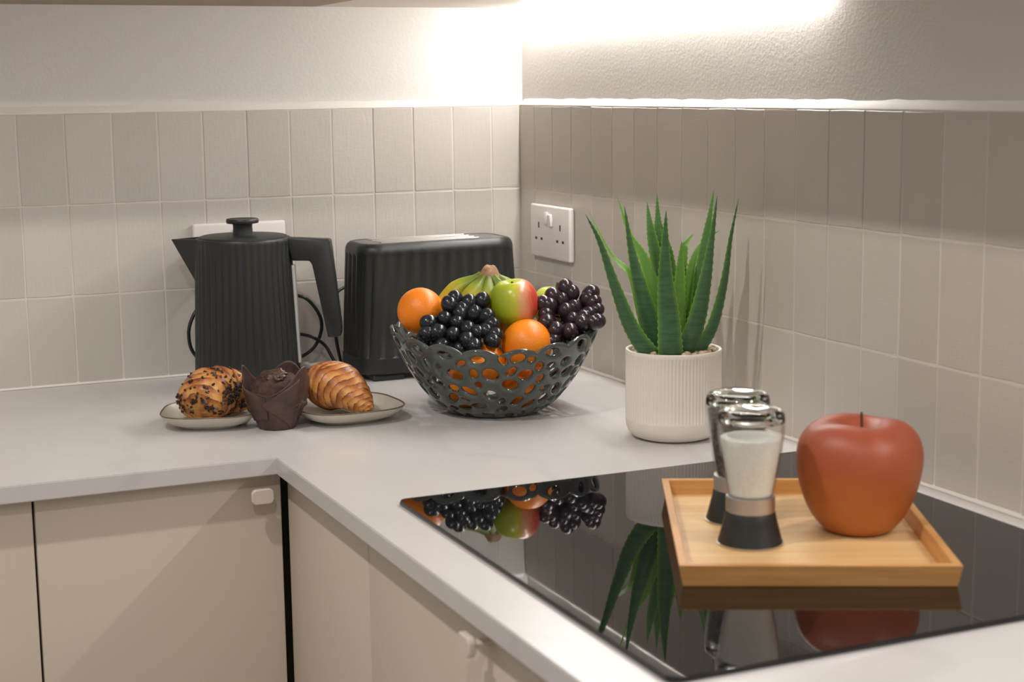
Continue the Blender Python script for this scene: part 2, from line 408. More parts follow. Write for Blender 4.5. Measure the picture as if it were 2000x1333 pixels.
def base_cabinet(lo, hi, axis, knob_at, label, cat='cabinet'):
    """lo..hi along x (axis 'x': faces -y) or along y (axis 'y': faces -x)"""
    t = thing('base_cabinet', label, cat, ((lo+hi)/2, -0.3, -0.90) if axis == 'x' else (-0.3, (lo+hi)/2, -0.90))
    inv = Matrix.Translation(-Vector(t.location)); ZT, ZB = -0.0235, -0.78
    def part(name, a, b, m, bev=0.0, parent=None):
        me = bm_mesh(name, box_bm(a, b, bev), m, bev > 0, 50); me.transform(inv)
        return obj(name, me, parent or t)
    g = 0.0015
    if axis == 'x':
        part('body', (lo+0.001, YD+0.022, ZB), (hi-0.001, -0.01, ZT), M['carcass'])
        d = part('door', (lo+g, YD, ZB+0.003), (hi-g, YD+0.019, ZT-0.001), M['cabinet'], 0.0012)
        part('plinth', (lo, YD+0.06, -0.90), (hi, YD+0.08, ZB-0.001), M['cabinet'])
    else:
        part('body', (XD+0.022, lo+0.001, ZB), (-0.01, hi-0.001, ZT), M['carcass'])
        d = part('door', (XD, lo+g, ZB+0.003), (XD+0.019, hi-g, ZT-0.001), M['cabinet'], 0.0012)
        part('plinth', (XD+0.06, lo, -0.90), (XD+0.08, hi, ZB-0.001), M['cabinet'])
    if knob_at is not None:
        k, z = knob_at
        R_ = [[(x, dy, z2) for x, z2 in rounded_rect(-0.0138+i_, 0.0138-i_, -0.0095+i_, 0.0095-i_, r_, 6)] for i_, dy, r_ in
              ((0.0078, 0.0, 0.0015), (0.0078, -0.0185, 0.0015), (0.0012, -0.0190, 0.0055), (0.0, -0.0202, 0.0062), (0.0, -0.0248, 0.0062), (0.0012, -0.0260, 0.0055))]
        V, F = loft(R_); ang = 0 if axis == 'x' else -PI/2; c_ = Vector((k, YD, z)) if axis == 'x' else Vector((XD, k, z))
        V = [c_+(Matrix.Rotation(ang, 3, 'Z') @ Vector(v)) for v in V]
        me = mesh('knob', V, F, M['knob'], True, sharp=40); me.transform(inv); obj('knob', me, d)
    return t
base_cabinet(-0.8925, -0.5955, 'x', (-0.6262, -0.047), 'taupe base cabinet with the pale knob at the inner corner')
base_cabinet(-1.3400, -0.8925, 'x', None, 'taupe base cabinet cut by the left edge of the photo')
base_cabinet(-1.3600, -0.9090, 'y', (-1.2380, -0.0385), 'taupe base cabinet under the front edge of the black hob')
base_cabinet(-1.8200, -1.3600, 'y', None, 'taupe base cabinet nearest the camera below the hob corner')
ft = tag(box('corner_panel', (XD, -0.9082, -0.78), (XD+0.019, YD-0.0075, -0.0245), M['cabinet'], None, 0.0012),
         'narrow plain taupe panel beside the black gap of the inner corner', 'panel')
ZC = 0.5695
def wall_cabinet(lo, hi, label, under):
    t = thing('wall_cabinet', label, 'cabinet', ((lo[0]+hi[0])/2, (lo[1]+hi[1])/2, ZC))
    inv = Matrix.Translation(-Vector(t.location))
    me = bm_mesh('body', box_bm((lo[0], lo[1], ZC+0.018), (hi[0], hi[1], 1.25), 0.001), M['cabinet']); me.transform(inv); obj('body', me, t)
    me = bm_mesh('underside', box_bm((lo[0], lo[1], ZC), (hi[0], hi[1], ZC+0.0178), 0.0008), under); me.transform(inv); obj('underside', me, t)
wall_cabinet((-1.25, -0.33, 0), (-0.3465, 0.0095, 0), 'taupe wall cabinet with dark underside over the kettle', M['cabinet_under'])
wall_cabinet((-0.3455, -0.33, 0), (0.0095, 0.0095, 0), 'pale wall cabinet in the corner above the strip light', M['knob'])
wall_cabinet((-0.33, -0.880, 0), (0.0095, -0.331, 0), 'pale wall cabinet over the potted plant', M['knob'])
h = thing('extractor_hood', 'steel extractor hood above the black hob', 'extractor hood', (-0.17, -1.18, 0.572))
me = bm_mesh('casing', box_bm((-0.16, -0.298, 0), (0.179, 0.298, 0.70), 0.002), M['cabinet']); obj('casing', me, h)
me = bm_mesh('filter_panel', box_bm((-0.10, -0.25, -0.004), (0.13, 0.25, -0.0002), 0.001), M['hood']); obj('filter_panel', me, h)
wall_cabinet((-0.33, -2.30, 0), (0.0095, -1.480, 0), 'pale wall cabinet to the right of the extractor hood', M['knob'])
tag(box('led_strip', (0.0008, -0.876, ZC-0.0065), (0.0088, -0.006, ZC-0.0005), M['led']), 'glowing white strip light tucked under the corner wall cabinets', 'strip light')
tag(box('led_strip', (0.0008, -2.290, ZC-0.0065), (0.0088, -1.500, ZC-0.0005), M['led']), 'glowing white strip light to the right of the extractor hood', 'strip light')

# ------------------------------------------------------------------ hob
HX, HY = -0.295, -1.1917
hob = thing('induction_hob', 'black glass hob set into the pale worktop under the tray', 'hob', (HX, HY, 0))
def hob_ring(inset, z): return [(x, y, z) for x, y in rounded_rect(-0.257+inset, 0.257-inset, -0.2968+inset, 0.2968-inset, 0.010-inset*0.6)]
V, F = loft([hob_ring(0.0005, 0.0003), hob_ring(0, 0.0012), hob_ring(0.0002, 0.0030), hob_ring(0.0012, 0.0050)], True, True)
obj('glass_top', mesh('glass_top', V, F, M['hob'], False), hob)

# ------------------------------------------------------------------ sockets
def socket(loc, rotz, label, plugs=None):
    t = thing('double_socket', label, 'socket', loc, rotz)     # local x along wall, -y out of wall, z up from plate centre
    pl = obj('plate', bm_mesh('plate', box_bm((-0.0735, -0.0105, -0.043), (0.0735, -0.0005, 0.043), 0.0035, 3), M['white_plastic'], True, 50), t)
    for sx in (-1, 1):
        rk = bmesh.new(); box_bm((-0.0055, -0.0155, -0.010), (0.0055, -0.0100, 0.010), 0.001, 2, rk)
        me = bm_mesh('rocker', rk, M['white_plastic'], True, 50); o = obj('rocker', me, t, (sx*0.0075, 0, 0.021)); o.rotation_euler = (0.10*sx, 0, 0)
        for dx, dz, w, hh in ((0, 0.0095, 0.0042, 0.0095), (-0.0105, -0.0125, 0.0068, 0.0042), (0.0105, -0.0125, 0.0068, 0.0042)):
            obj('slot', bm_mesh('slot', box_bm((-w/2, -0.01075, -hh/2), (w/2, -0.0102, hh/2)), M['slot']), t, (sx*0.040+dx, 0, dz))
    return t
socket((0, -0.1355, 0.208), -PI/2, 'white double socket on the right wall between toaster and plant')
socket((-0.4855, 0, 0.194), 0, 'white double socket half hidden behind the kettle')

# ------------------------------------------------------------------ kettle on its power base
KX, KY = -0.5147, -0.140
kt = thing('kettle', 'matt black pleated electric kettle with triangular spout', 'kettle', (KX, KY, 0), RZ)
V, F = lathe([(0.076, 0.0), (0.080, 0.002), (0.080, 0.014), (0.077, 0.018)], 64)
pb = obj('power_base', mesh('power_base', V, F, M['black_plastic'], True, sharp=35), kt)
KF = Matrix.Translation((KX, KY, 0)) @ Matrix.Rotation(RZ, 4, 'Z')
def kr(z): return interp([(0, 0.0785), (0.19, 0.0712), (0.205, 0.0702)], z)
NP = 40
def pleat(a): 
    t = (a*NP/(2*PI)) % 1.0
    return (1-abs(2*t-1)**1.5)
prof = [(0.076, 0.0), (0.0785, 0.002), (0.0785, 0.006)] + [(kr(0.006+0.194*i/12), 0.006+0.194*i/12) for i in range(1, 13)] + [(0.0704, 0.2035), (0.0692, 0.2062), (0.0665, 0.2068), (0.0660, 0.2060)]
def krad(a, i, r, z):
    k = 0.0 if z < 0.003 else min(1, (z-0.002)/0.01)*max(0.0, min(1, (0.203-z)/0.012))
    return r-0.0022*(1-pleat(a))*k
V, F = lathe(prof, NP*8, krad)
obj('body', mesh('body', V, F, M['black_plastic'], True, sharp=50), kt)
V, F = lathe([(0.0655, 0.2055), (0.0650, 0.2085), (0.061, 0.2098), (0.030, 0.2112)], 72)
lid = obj('lid', mesh('lid', V, F, M['black_plastic'], True, sharp=40), kt)
V, F = lathe([(0.0150, 0.2100), (0.0146, 0.214), (0.0142, 0.224), (0.0150, 0.2275), (0.0232, 0.2280), (0.0240, 0.2295), (0.0240, 0.2330), (0.0230, 0.2345), (0.0195, 0.2347), (0.0185, 0.2340)], 48)
obj('lid_knob', mesh('lid_knob', V, F, M['black_plastic'], True, sharp=40), lid)
# spout: wedge with an open channel on top
sv = [(-0.0640, -0.030, 0.2080), (-0.0640, 0.030, 0.2080), (-0.1065, 0.0, 0.2055), (-0.0690, -0.010, 0.1330), (-0.0690, 0.010, 0.1330)]
def spout():
    V = [(-0.060, -0.032, 0.2065), (-0.060, 0.032, 0.2065), (-0.1060, 0.0025, 0.2050), (-0.1060, -0.0025, 0.2050),
         (-0.068, -0.005, 0.1340), (-0.068, 0.005, 0.1340),
         (-0.062, -0.026, 0.2066), (-0.062, 0.026, 0.2066), (-0.0985, 0.0022, 0.2052), (-0.0985, -0.0022, 0.2052),
         (-0.064, -0.020, 0.190), (-0.064, 0.020, 0.190), (-0.080, 0, 0.192)]
    F = [(0, 3, 4), (1, 5, 2), (2, 5, 4, 3), (0, 6, 9, 3), (1, 2, 8, 7), (2, 3, 9, 8), (6, 10, 12, 9), (7, 8, 12, 11), (8, 9, 12), (10, 11, 12), (0, 4, 5, 1), (0, 1, 7, 6), (6, 7, 11, 10)]
    return mesh('spout', V, F, M['black_plastic'], False)
obj('spout', spout(), kt)
hp = [(0.066, 0.2060), (0.1285, 0.2030), (0.1302, 0.2005), (0.1432, 0.0700), (0.1418, 0.0580), (0.1235, 0.0565), (0.1225, 0.0585),
      (0.1025, 0.1660), (0.0990, 0.1715), (0.0730, 0.1720)]
prism('handle', hp, -0.0135, 0.0135, M['black_plastic'], kt, 0.0022, 2)
# pale water window down the body under the handle
obj('water_window', bm_mesh('water_window', box_bm((0.0735, -0.0075, 0.018), (0.0800, 0.0075, 0.165), 0.001), M['window_strip'], True, 50), kt)
for v_ in kt.children[-1].data.vertices: v_.co.x += (0.0005 if v_.co.z < 0.1 else -0.0042)
for c_ in kt.children:
    if c_ is not pb and c_ != pb: c_.location.z = 0.0185
# cables, in world coordinates under an unrotated frame
def cable(name, pts, parent, r=0.0028):
    V, F = tube(pts, r, 10, 60)
    o = obj(name, mesh(name, V, F, M['black_cable'], True), parent); o.matrix_parent_inverse = KF.inverted(); return o
cable('cable', [(-0.475, -0.068, 0.008), (-0.44, -0.052, 0.010), (-0.4057, -0.045, 0.0212), (-0.3825, -0.045, 0.0358), (-0.3700, -0.045, 0.060), (-0.3705, -0.045, 0.084), (-0.3884, -0.045, 0.1114), (-0.409, -0.042, 0.1209), (-0.44, -0.035, 0.125), (-0.47, -0.03, 0.15), (-0.48, -0.024, 0.175)], pb)
cable('cable', [(-0.53, -0.055, 0.008), (-0.572, -0.048, 0.038), (-0.581, -0.045, 0.070), (-0.571, -0.04, 0.100), (-0.545, -0.035, 0.13), (-0.52, -0.028, 0.17)], pb)
obj('plug', bm_mesh('plug', box_bm((-0.024, -0.035, -0.024), (0.024, -0.011, 0.020), 0.006, 3), M['black_cable'], True, 50), pb)
pb.children[-1].matrix_parent_inverse = KF.inverted(); pb.children[-1].location = (-0.5255, 0, 0.188)
ct = thing('plastic_sleeve', 'small clear plastic sleeve lying behind the croissant', 'plastic sleeve', (-0.386, -0.040, 0.0001))
V, F = tube([(-0.022, 0, 0.0068), (-0.006, 0, 0.0066), (-0.004, 0, 0.0052), (0.018, 0, 0.005), (0.021, 0, 0.005)], lambda s: 0.0062 if s < 0.4 else (0.0045 if s < 0.9 else 0.003), 14)
obj('sleeve', mesh('sleeve', V, F, M['clear_plastic'], True, sharp=50), ct)

# ------------------------------------------------------------------ toaster
TX, TY = -0.2165, -0.1330
ta = thing('toaster', 'matt black pleated two-slot toaster behind the fruit bowl', 'toaster', (TX, TY, 0), math.radians(0.0))
def rr_ring(hx, hy, r, z, n_per, amp=0.0, pitch=0.0104):
    """rounded rectangle sampled evenly by arc length with a pleat wave"""
    Ls = [2*(hy-r), PI*r/2, 2*(hx-r), PI*r/2]*2; tot = sum(Ls); out = []
    waves = round(2*(2*0.13-2*0.04+2*0.0665-2*0.04+PI*0.04)/2/pitch)
    for k in range(n_per):
        s = tot*k/n_per; seg = 0; q = s
        while q > Ls[seg]: q -= Ls[seg]; seg += 1
        if seg == 0: p = Vector((hx, -hy+r+q)); nn = Vector((1, 0))
        elif seg == 1: a = q/r; p = Vector((hx-r+r*math.cos(a), hy-r+r*math.sin(a))); nn = Vector((math.cos(a), math.sin(a)))
        elif seg == 2: p = Vector((hx-r-q, hy)); nn = Vector((0, 1))
        elif seg == 3: a = PI/2+q/r; p = Vector((-hx+r+r*math.cos(a), hy-r+r*math.sin(a))); nn = Vector((math.cos(a), math.sin(a)))
        elif seg == 4: p = Vector((-hx, hy-r-q)); nn = Vector((-1, 0))
        elif seg == 5: a = PI+q/r; p = Vector((-hx+r+r*math.cos(a), -hy+r+r*math.sin(a))); nn = Vector((math.cos(a), math.sin(a)))
        elif seg == 6: p = Vector((-hx+r+q, -hy)); nn = Vector((0, -1))
        else: a = 1.5*PI+q/r; p = Vector((hx-r+r*math.cos(a), -hy+r+r*math.sin(a))); nn = Vector((math.cos(a), math.sin(a)))
        if amp: t = (s/tot*waves) % 1.0; p = p - nn*amp*(abs(2*t-1)**1.6)
        out.append((p.x, p.y, z))
    return out
NN = 560
def th(z): return interp([(0, 0), (0.215, 1)], z)
rings = []
for z, da, amp in [(0.010, -0.003, 0), (0.012, 0, 0), (0.034, 0, 0), (0.0345, -0.0012, 0), (0.037, -0.001, 0.002), (0.09, 0, 0.0032), (0.14, 0, 0.0032), (0.188, 0, 0.0032), (0.1915, 0.0, 0.0008), (0.193, 0.0003, 0), (0.200, -0.0005, 0), (0.2045, -0.0025, 0), (0.2075, -0.0060, 0), (0.2085, -0.010, 0), (0.2080, -0.0118, 0), (0.2068, -0.0122, 0)]:
    t = th(z); rings.append(rr_ring(0.1370-0.0085*t+da, 0.0665-0.0125*t+da, 0.036-0.003*t+da*0.8, z, NN, amp))
V, F = loft(rings, True, False); obj('body', mesh('body', V, F, M['black_plastic'], True, sharp=45), ta)
# top plate with two slots
def toaster_top():
    bm = bmesh.new()
    ys = [-0.0425, -0.030, -0.012, 0.012, 0.030, 0.0425]; xs = [-0.1165, -0.090, 0.070, 0.1165]; z = 0.2076
    g = {(i, j): bm.verts.new((xs[i], ys[j], z)) for i in range(4) for j in range(6)}
    for i in range(3):
        for j in range(5):
            if i == 1 and j in (1, 3): continue
            bm.faces.new((g[i, j], g[i+1, j], g[i+1, j+1], g[i, j+1]))
    for j in (1, 3):
        lo = [g[1, j], g[2, j], g[2, j+1], g[1, j+1]]; dn = [bm.verts.new((v.co.x, v.co.y, 0.12)) for v in lo]
        for k in range(4): bm.faces.new((lo[k], dn[k], dn[(k+1) % 4], lo[(k+1) % 4]))
        bm.faces.new(dn)
    me = bm_mesh('top_plate', bm, M['toaster_plate']); return me
tp = obj('top_plate', toaster_top(), ta)
for y in (-0.021, 0.021):
    bm = bmesh.new()
    for dy in (-0.0098, 0.0098): box_bm((-0.091, y+dy-0.0012, 0.2070), (0.071, y+dy+0.0012, 0.2096), 0.0004, 1, bm)
    obj('slot_rim', bm_mesh('slot_rim', bm, M['steel']), tp)
    obj('slot_well', bm_mesh('slot_well', box_bm((-0.0895, y-0.0083, 0.121), (0.0695, y+0.0083, 0.196)), M['dark_inside']), tp)
for sx in (-1, 1):
    for sy in (-1, 1):
        obj('foot', bm_mesh('foot', box_bm((-0.026, -0.020, 0.0), (0.026, 0.020, 0.0104), 0.003, 2), M['black_plastic'], True, 50), ta, (sx*0.093, sy*0.040, 0))
V, F = tube([(-0.115, 0.045, 0.02), (-0.137, 0.06, 0.012), (-0.1505, 0.076, 0.0386), (-0.171, 0.076, 0.0541), (-0.192, 0.082, 0.0605), (-0.215, 0.10, 0.063)], 0.0028, 10, 50)
obj('cable', mesh('cable', V, F, M['black_cable'], True), ta)
V, F = tube([(-0.13, 0.062, 0.012), (-0.139, 0.055, 0.05), (-0.139, 0.06, 0.09), (-0.131, 0.075, 0.118), (-0.118, 0.085, 0.127), (-0.10, 0.09, 0.13)], 0.0026, 10, 40)
obj('cable', mesh('cable', V, F, M['black_cable'], True), ta)

# ------------------------------------------------------------------ plates
def plate(loc, rotz, half, label):
    t = thing('plate', label, 'plate', loc, rotz, 'small square stoneware plates'); n = 96
    def ring(s, z, e):
        o = []
        for k in range(n):
            a = 2*PI*k/n; c, sn = math.cos(a), math.sin(a); rr_ = s/((abs(c)**e+abs(sn)**e)**(1/e)); o.append((rr_*c, rr_*sn, z))
        return o
    h_ = half
    R = [ring(h_*0.62, 0.0, 2.8), ring(h_*0.64, 0.0022, 2.8), ring(h_*0.66, 0.003, 2.8), ring(h_*0.82, 0.0070, 3.0), ring(h_*0.96, 0.0155, 3.2), ring(h_*0.992, 0.0195, 3.2)]
    V, F = loft(R, True, False)
    top = [ring(h_*0.972, 0.0198, 3.2), ring(h_*0.93, 0.0165, 3.2), ring(h_*0.82, 0.0105, 3.0), ring(h_*0.74, 0.0088, 2.9), ring(h_*0.3, 0.0080, 2.4)]
    V2, F2 = loft(top, False, True); b = len(V); V += V2; F += [tuple(i+b for i in f) for f in F2]
    obj('dish', mesh('dish', V, F, M['plate'], True, sharp=60), t)
    V, F = loft([ring(h_*0.992, 0.0195, 3.2), ring(h_*1.0, 0.0203, 3.2), ring(h_*0.995, 0.0212, 3.2), ring(h_*0.980, 0.0212, 3.2), ring(h_*0.972, 0.0198, 3.2)], False, False)
    obj('rim', mesh('rim', V, F, M['plate_rim'], True), t)
    return t
plate((-0.6310, -0.3860, 0), math.radians(-20), 0.0650, 'stoneware plate under the sprinkled pastry')
plate((-0.4570, -0.4340, 0), math.radians(3), 0.0725, 'stoneware plate under the plain croissant')

# ------------------------------------------------------------------ pastries
def pastry(axis_pts, radii, wraps, n=56, samples=150, slant=0.5, amp=0.10, flat=0.86, seed=1, zmin=None, base=0.2):
    path = spline(axis_pts, samples); q = random.Random(seed); V = []; F = []; A = []; N = samples
    ph = [q.uniform(0, 6) for _ in range(6)]
    for i, p in enumerate(path):
        t = (path[min(i+1, N-1)]-path[max(i-1, 0)]).normalized(); s = i/(N-1)
        side = t.cross(Vector((0, 0, 1))).normalized(); up = side.cross(t).normalized()
        r = interp(radii, s)
        for k in range(n):
            a = 2*PI*k/n
            w = abs(s-0.5)*2*wraps + slant*math.sin(a+ph[0]) + 0.10*math.sin(3*a+ph[1]+s*4) + 0.04*math.sin(7*a+ph[2])
            fr = w % 1.0; saw = 1-fr                              # each layer starts thick and thins towards the tip
            lay = int(math.floor(w)); lj = random.Random(seed*100+lay).uniform(0.75, 1.25)
            rr_ = r*(1+amp*lj*(saw**0.7-0.5)) * (1+0.03*math.sin(2*a+ph[3]+5*s)+0.02*math.sin(5*a+ph[4]+9*s))
            d = side*math.cos(a)*rr_ + up*math.sin(a)*rr_*flat; co = p+d
            if zmin is not None and co.z < zmin: co.z = zmin+(co.z-zmin)*0.04
            V.append(co); top = 0.5+0.5*math.sin(a)
            A.append(max(0, min(1, base+0.42*saw**1.5+0.10*top+0.14*math.sin(4*a+ph[5]+lay*2.1)+(0.10 if fr < 0.1 else 0))))
    for i in range(N-1):
        for k in range(n): k2 = (k+1) % n; F.append((i*n+k, i*n+k2, (i+1)*n+k2, (i+1)*n+k))
    F.append(tuple(range(n))[::-1]); F.append(tuple((N-1)*n+k for k in range(n)))
    return V, F, A
cr = thing('croissant', 'golden plain croissant on the right-hand plate', 'croissant', (-0.4600, -0.4360, 0.0086), RZ)
V, F, A = pastry([(0.040, -0.048, 0.012), (0.028, -0.038, 0.019), (0.010, -0.018, 0.030), (-0.012, 0.004, 0.036), (-0.030, 0.022, 0.032), (-0.044, 0.030, 0.022), (-0.052, 0.028, 0.014)],
                 [(0, 0.0045), (0.04, 0.0085), (0.12, 0.0130), (0.28, 0.0230), (0.45, 0.0355), (0.58, 0.038), (0.75, 0.028), (0.9, 0.016), (1, 0.007)], 10, amp=0.12, seed=5, zmin=0.0, base=0.24, slant=0.35)
obj('crust', mesh('crust', V, F, M['crust'], True, attr=('bake', A)), cr)
pa = thing('chocolate_pastry', 'rolled pastry scattered with chocolate sprinkles on the left-hand plate', 'pastry', (-0.6200, -0.3840, 0.0086), RZ)
V, F, A = pastry([(-0.016, -0.048, 0.022), (-0.014, -0.040, 0.026), (-0.012, -0.024, 0.031), (-0.004, -0.002, 0.034), (0.014, 0.014, 0.031), (0.034, 0.018, 0.024), (0.048, 0.014, 0.018)],
                 [(0, 0.010), (0.03, 0.018), (0.10, 0.027), (0.25, 0.034), (0.45, 0.0365), (0.62, 0.034), (0.8, 0.026), (0.94, 0.016), (1, 0.008)], 5, amp=0.10, seed=9, zmin=0.0, flat=0.95)
crust2 = obj('crust', mesh('crust', V, F, M['crust'], True, attr=('bake', A)), pa)
# sprinkles strewn over the front and top of the pastry
def sprinkles(V, n):
    q = random.Random(4); SV = []; SF = []; cube = [(-1, -1, -1), (1, -1, -1), (1, 1, -1), (-1, 1, -1), (-1, -1, 1), (1, -1, 1), (1, 1, 1), (-1, 1, 1)]
    cf = [(0, 3, 2, 1), (4, 5, 6, 7), (0, 1, 5, 4), (1, 2, 6, 5), (2, 3, 7, 6), (3, 0, 4, 7)]
    cand = [v for v in V if v.z > 0.012]; c0 = Vector((0, -0.01, 0.03)); cnt = 0
    while cnt < n:
        v = q.choice(cand)
        band = math.sin(v.x*150+v.z*90+1.0)+math.sin(v.z*170-v.y*60)
        if q.random() > (0.85 if band > 0.35 else 0.12): continue
        L = q.uniform(0.0013, 0.0028); W_ = q.uniform(0.0008, 0.0013)
        R = Matrix.Rotation(q.uniform(0, 6.3), 3, 'X') @ Matrix.Rotation(q.uniform(0, 6.3), 3, 'Z')
        o = v+(v-c0).normalized()*0.0004; b = len(SV)
        for c in cube: SV.append(o + R @ Vector((c[0]*L, c[1]*W_, c[2]*W_)))
        SF += [tuple(i+b for i in f) for f in cf]; cnt += 1
    return SV, SF
SV, SF = sprinkles(V, 460)
tag(obj('sprinkles', mesh('sprinkles', SV, SF, M['sprinkle'], False), pa), 'dark chocolate sprinkles', kind='stuff')

# ------------------------------------------------------------------ muffin
mu = thing('muffin', 'dark chocolate muffin in a brown tulip paper case between the plates', 'muffin', (-0.5580, -0.4490, 0), RZ)
def wrapper(r_off, phase, hbase, peak, t0=0, t1=2*PI, n=120, m=26):
    V = []; F = []
    closed = abs(t1-t0-2*PI) < 1e-6; NK = n if closed else n+1
    for j in range(m+1):
        s = j/m
        for k in range(NK):
            a = t0+(t1-t0)*k/n; pk = 0.0
            for pa_, ph_, pw_ in ((-28, 1.0, 30), (168, 0.92, 24), (75, 0.9, 34)):
                da = (math.degrees(a)-pa_+180) % 360-180; pk += ph_*math.exp(-(da/pw_)**2)
            H = hbase+peak*pk-0.006*math.exp(-(((math.degrees(a)-260+180) % 360-180)/30)**2); z = H*s
            r = interp([(0, 0.0235), (0.017, 0.0308), (0.037, 0.0388), (0.055, 0.0432), (0.068, 0.0440), (0.078, 0.0428), (0.092, 0.0405)], z)
            r += r_off + 0.0007*s*math.sin(7*a+phase)+0.0004*math.sin(11*a)
            if pk > 0.6 and z > 0.064: r += (z-0.064)*0.18*pk
            V.append((r*math.cos(a), r*math.sin(a), z))
    for j in range(m):
        for k in range(NK if closed else NK-1):
            k2 = (k+1) % NK; F.append((j*NK+k, j*NK+k2, (j+1)*NK+k2, (j+1)*NK+k))
    if closed: V.append((0, 0, 0)); c = len(V)-1; F += [(c, (k+1) % NK, k) for k in range(NK)]
    return V, F
V, F = wrapper(0, math.radians(28), 0.0560, 0.0290)
o = obj('paper_case', mesh('paper_case', V, F, M['paper'], True), mu)
so = o.modifiers.new('s', 'SOLIDIFY'); so.thickness = 0.0006; so.offset = -1
# folded front flap: slanting top edge from low left to high right
def flap(a0, a1, zl0, zl1, zt0, zt1, off):
    V = []; F = []; n, m = 24, 14
    for j in range(m+1):
        for k in range(n+1):
            u = k/n; a = a0+(a1-a0)*u; z0 = zl0+(zl1-zl0)*u; z1 = zt0+(zt1-zt0)*u; z = z0+(z1-z0)*j/m
            r = interp([(0, 0.0235), (0.017, 0.0308), (0.037, 0.0388), (0.055, 0.0432), (0.068, 0.0440), (0.078, 0.0428), (0.092, 0.0405)], z)+off+0.0006*math.sin(8*u+j*0.3)
            V.append((r*math.cos(a), r*math.sin(a), z))
    for j in range(m):
        for k in range(n): F.append((j*(n+1)+k, j*(n+1)+k+1, (j+1)*(n+1)+k+1, (j+1)*(n+1)+k))
    return V, F
for nm, args in (('paper_fold', (math.radians(250), math.radians(322), 0.034, 0.001, 0.038, 0.070, 0.0013)),
                 ('paper_fold', (math.radians(178), math.radians(258), 0.010, 0.016, 0.066, 0.046, 0.0008))):
    V, F = flap(*args); o = obj(nm, mesh(nm, V, F, M['paper'], True), mu); so = o.modifiers.new('s', 'SOLIDIFY'); so.thickness = 0.0006; so.offset = 0
def lump(rx, ry, rz, seed, amp, n=48, m=24, fq=60):
    from mathutils import noise
    V = []; F = []
    for j in range(m+1):
        b = -PI/2+PI*j/m
        for k in range(n):
            a = 2*PI*k/n; d = Vector((math.cos(a)*math.cos(b), math.sin(a)*math.cos(b), math.sin(b)))
            f = 1+amp*noise.noise(d*fq*0.05+Vector((seed, 0, 0)))+amp*0.5*noise.noise(d*fq*0.13+Vector((0, seed, 0)))
            V.append((d.x*rx*f, d.y*ry*f, d.z*rz*f))
    for j in range(m):
        for k in range(n): k2 = (k+1) % n; F.append((j*n+k, j*n+k2, (j+1)*n+k2, (j+1)*n+k))
    return V, F
V, F = lump(0.0385, 0.0385, 0.034, 3, 0.16)
obj('crumb', mesh('crumb', V, F, M['muffin'], True), mu, (0, 0.002, 0.040))
V, F = lump(0.016, 0.012, 0.006, 8, 0.3)
o = obj('chocolate_chunk', mesh('chocolate_chunk', V, F, M['choc'], True), mu, (0.000, -0.012, 0.0715)); o.rotation_euler = (0.5, -0.1, 0.2)

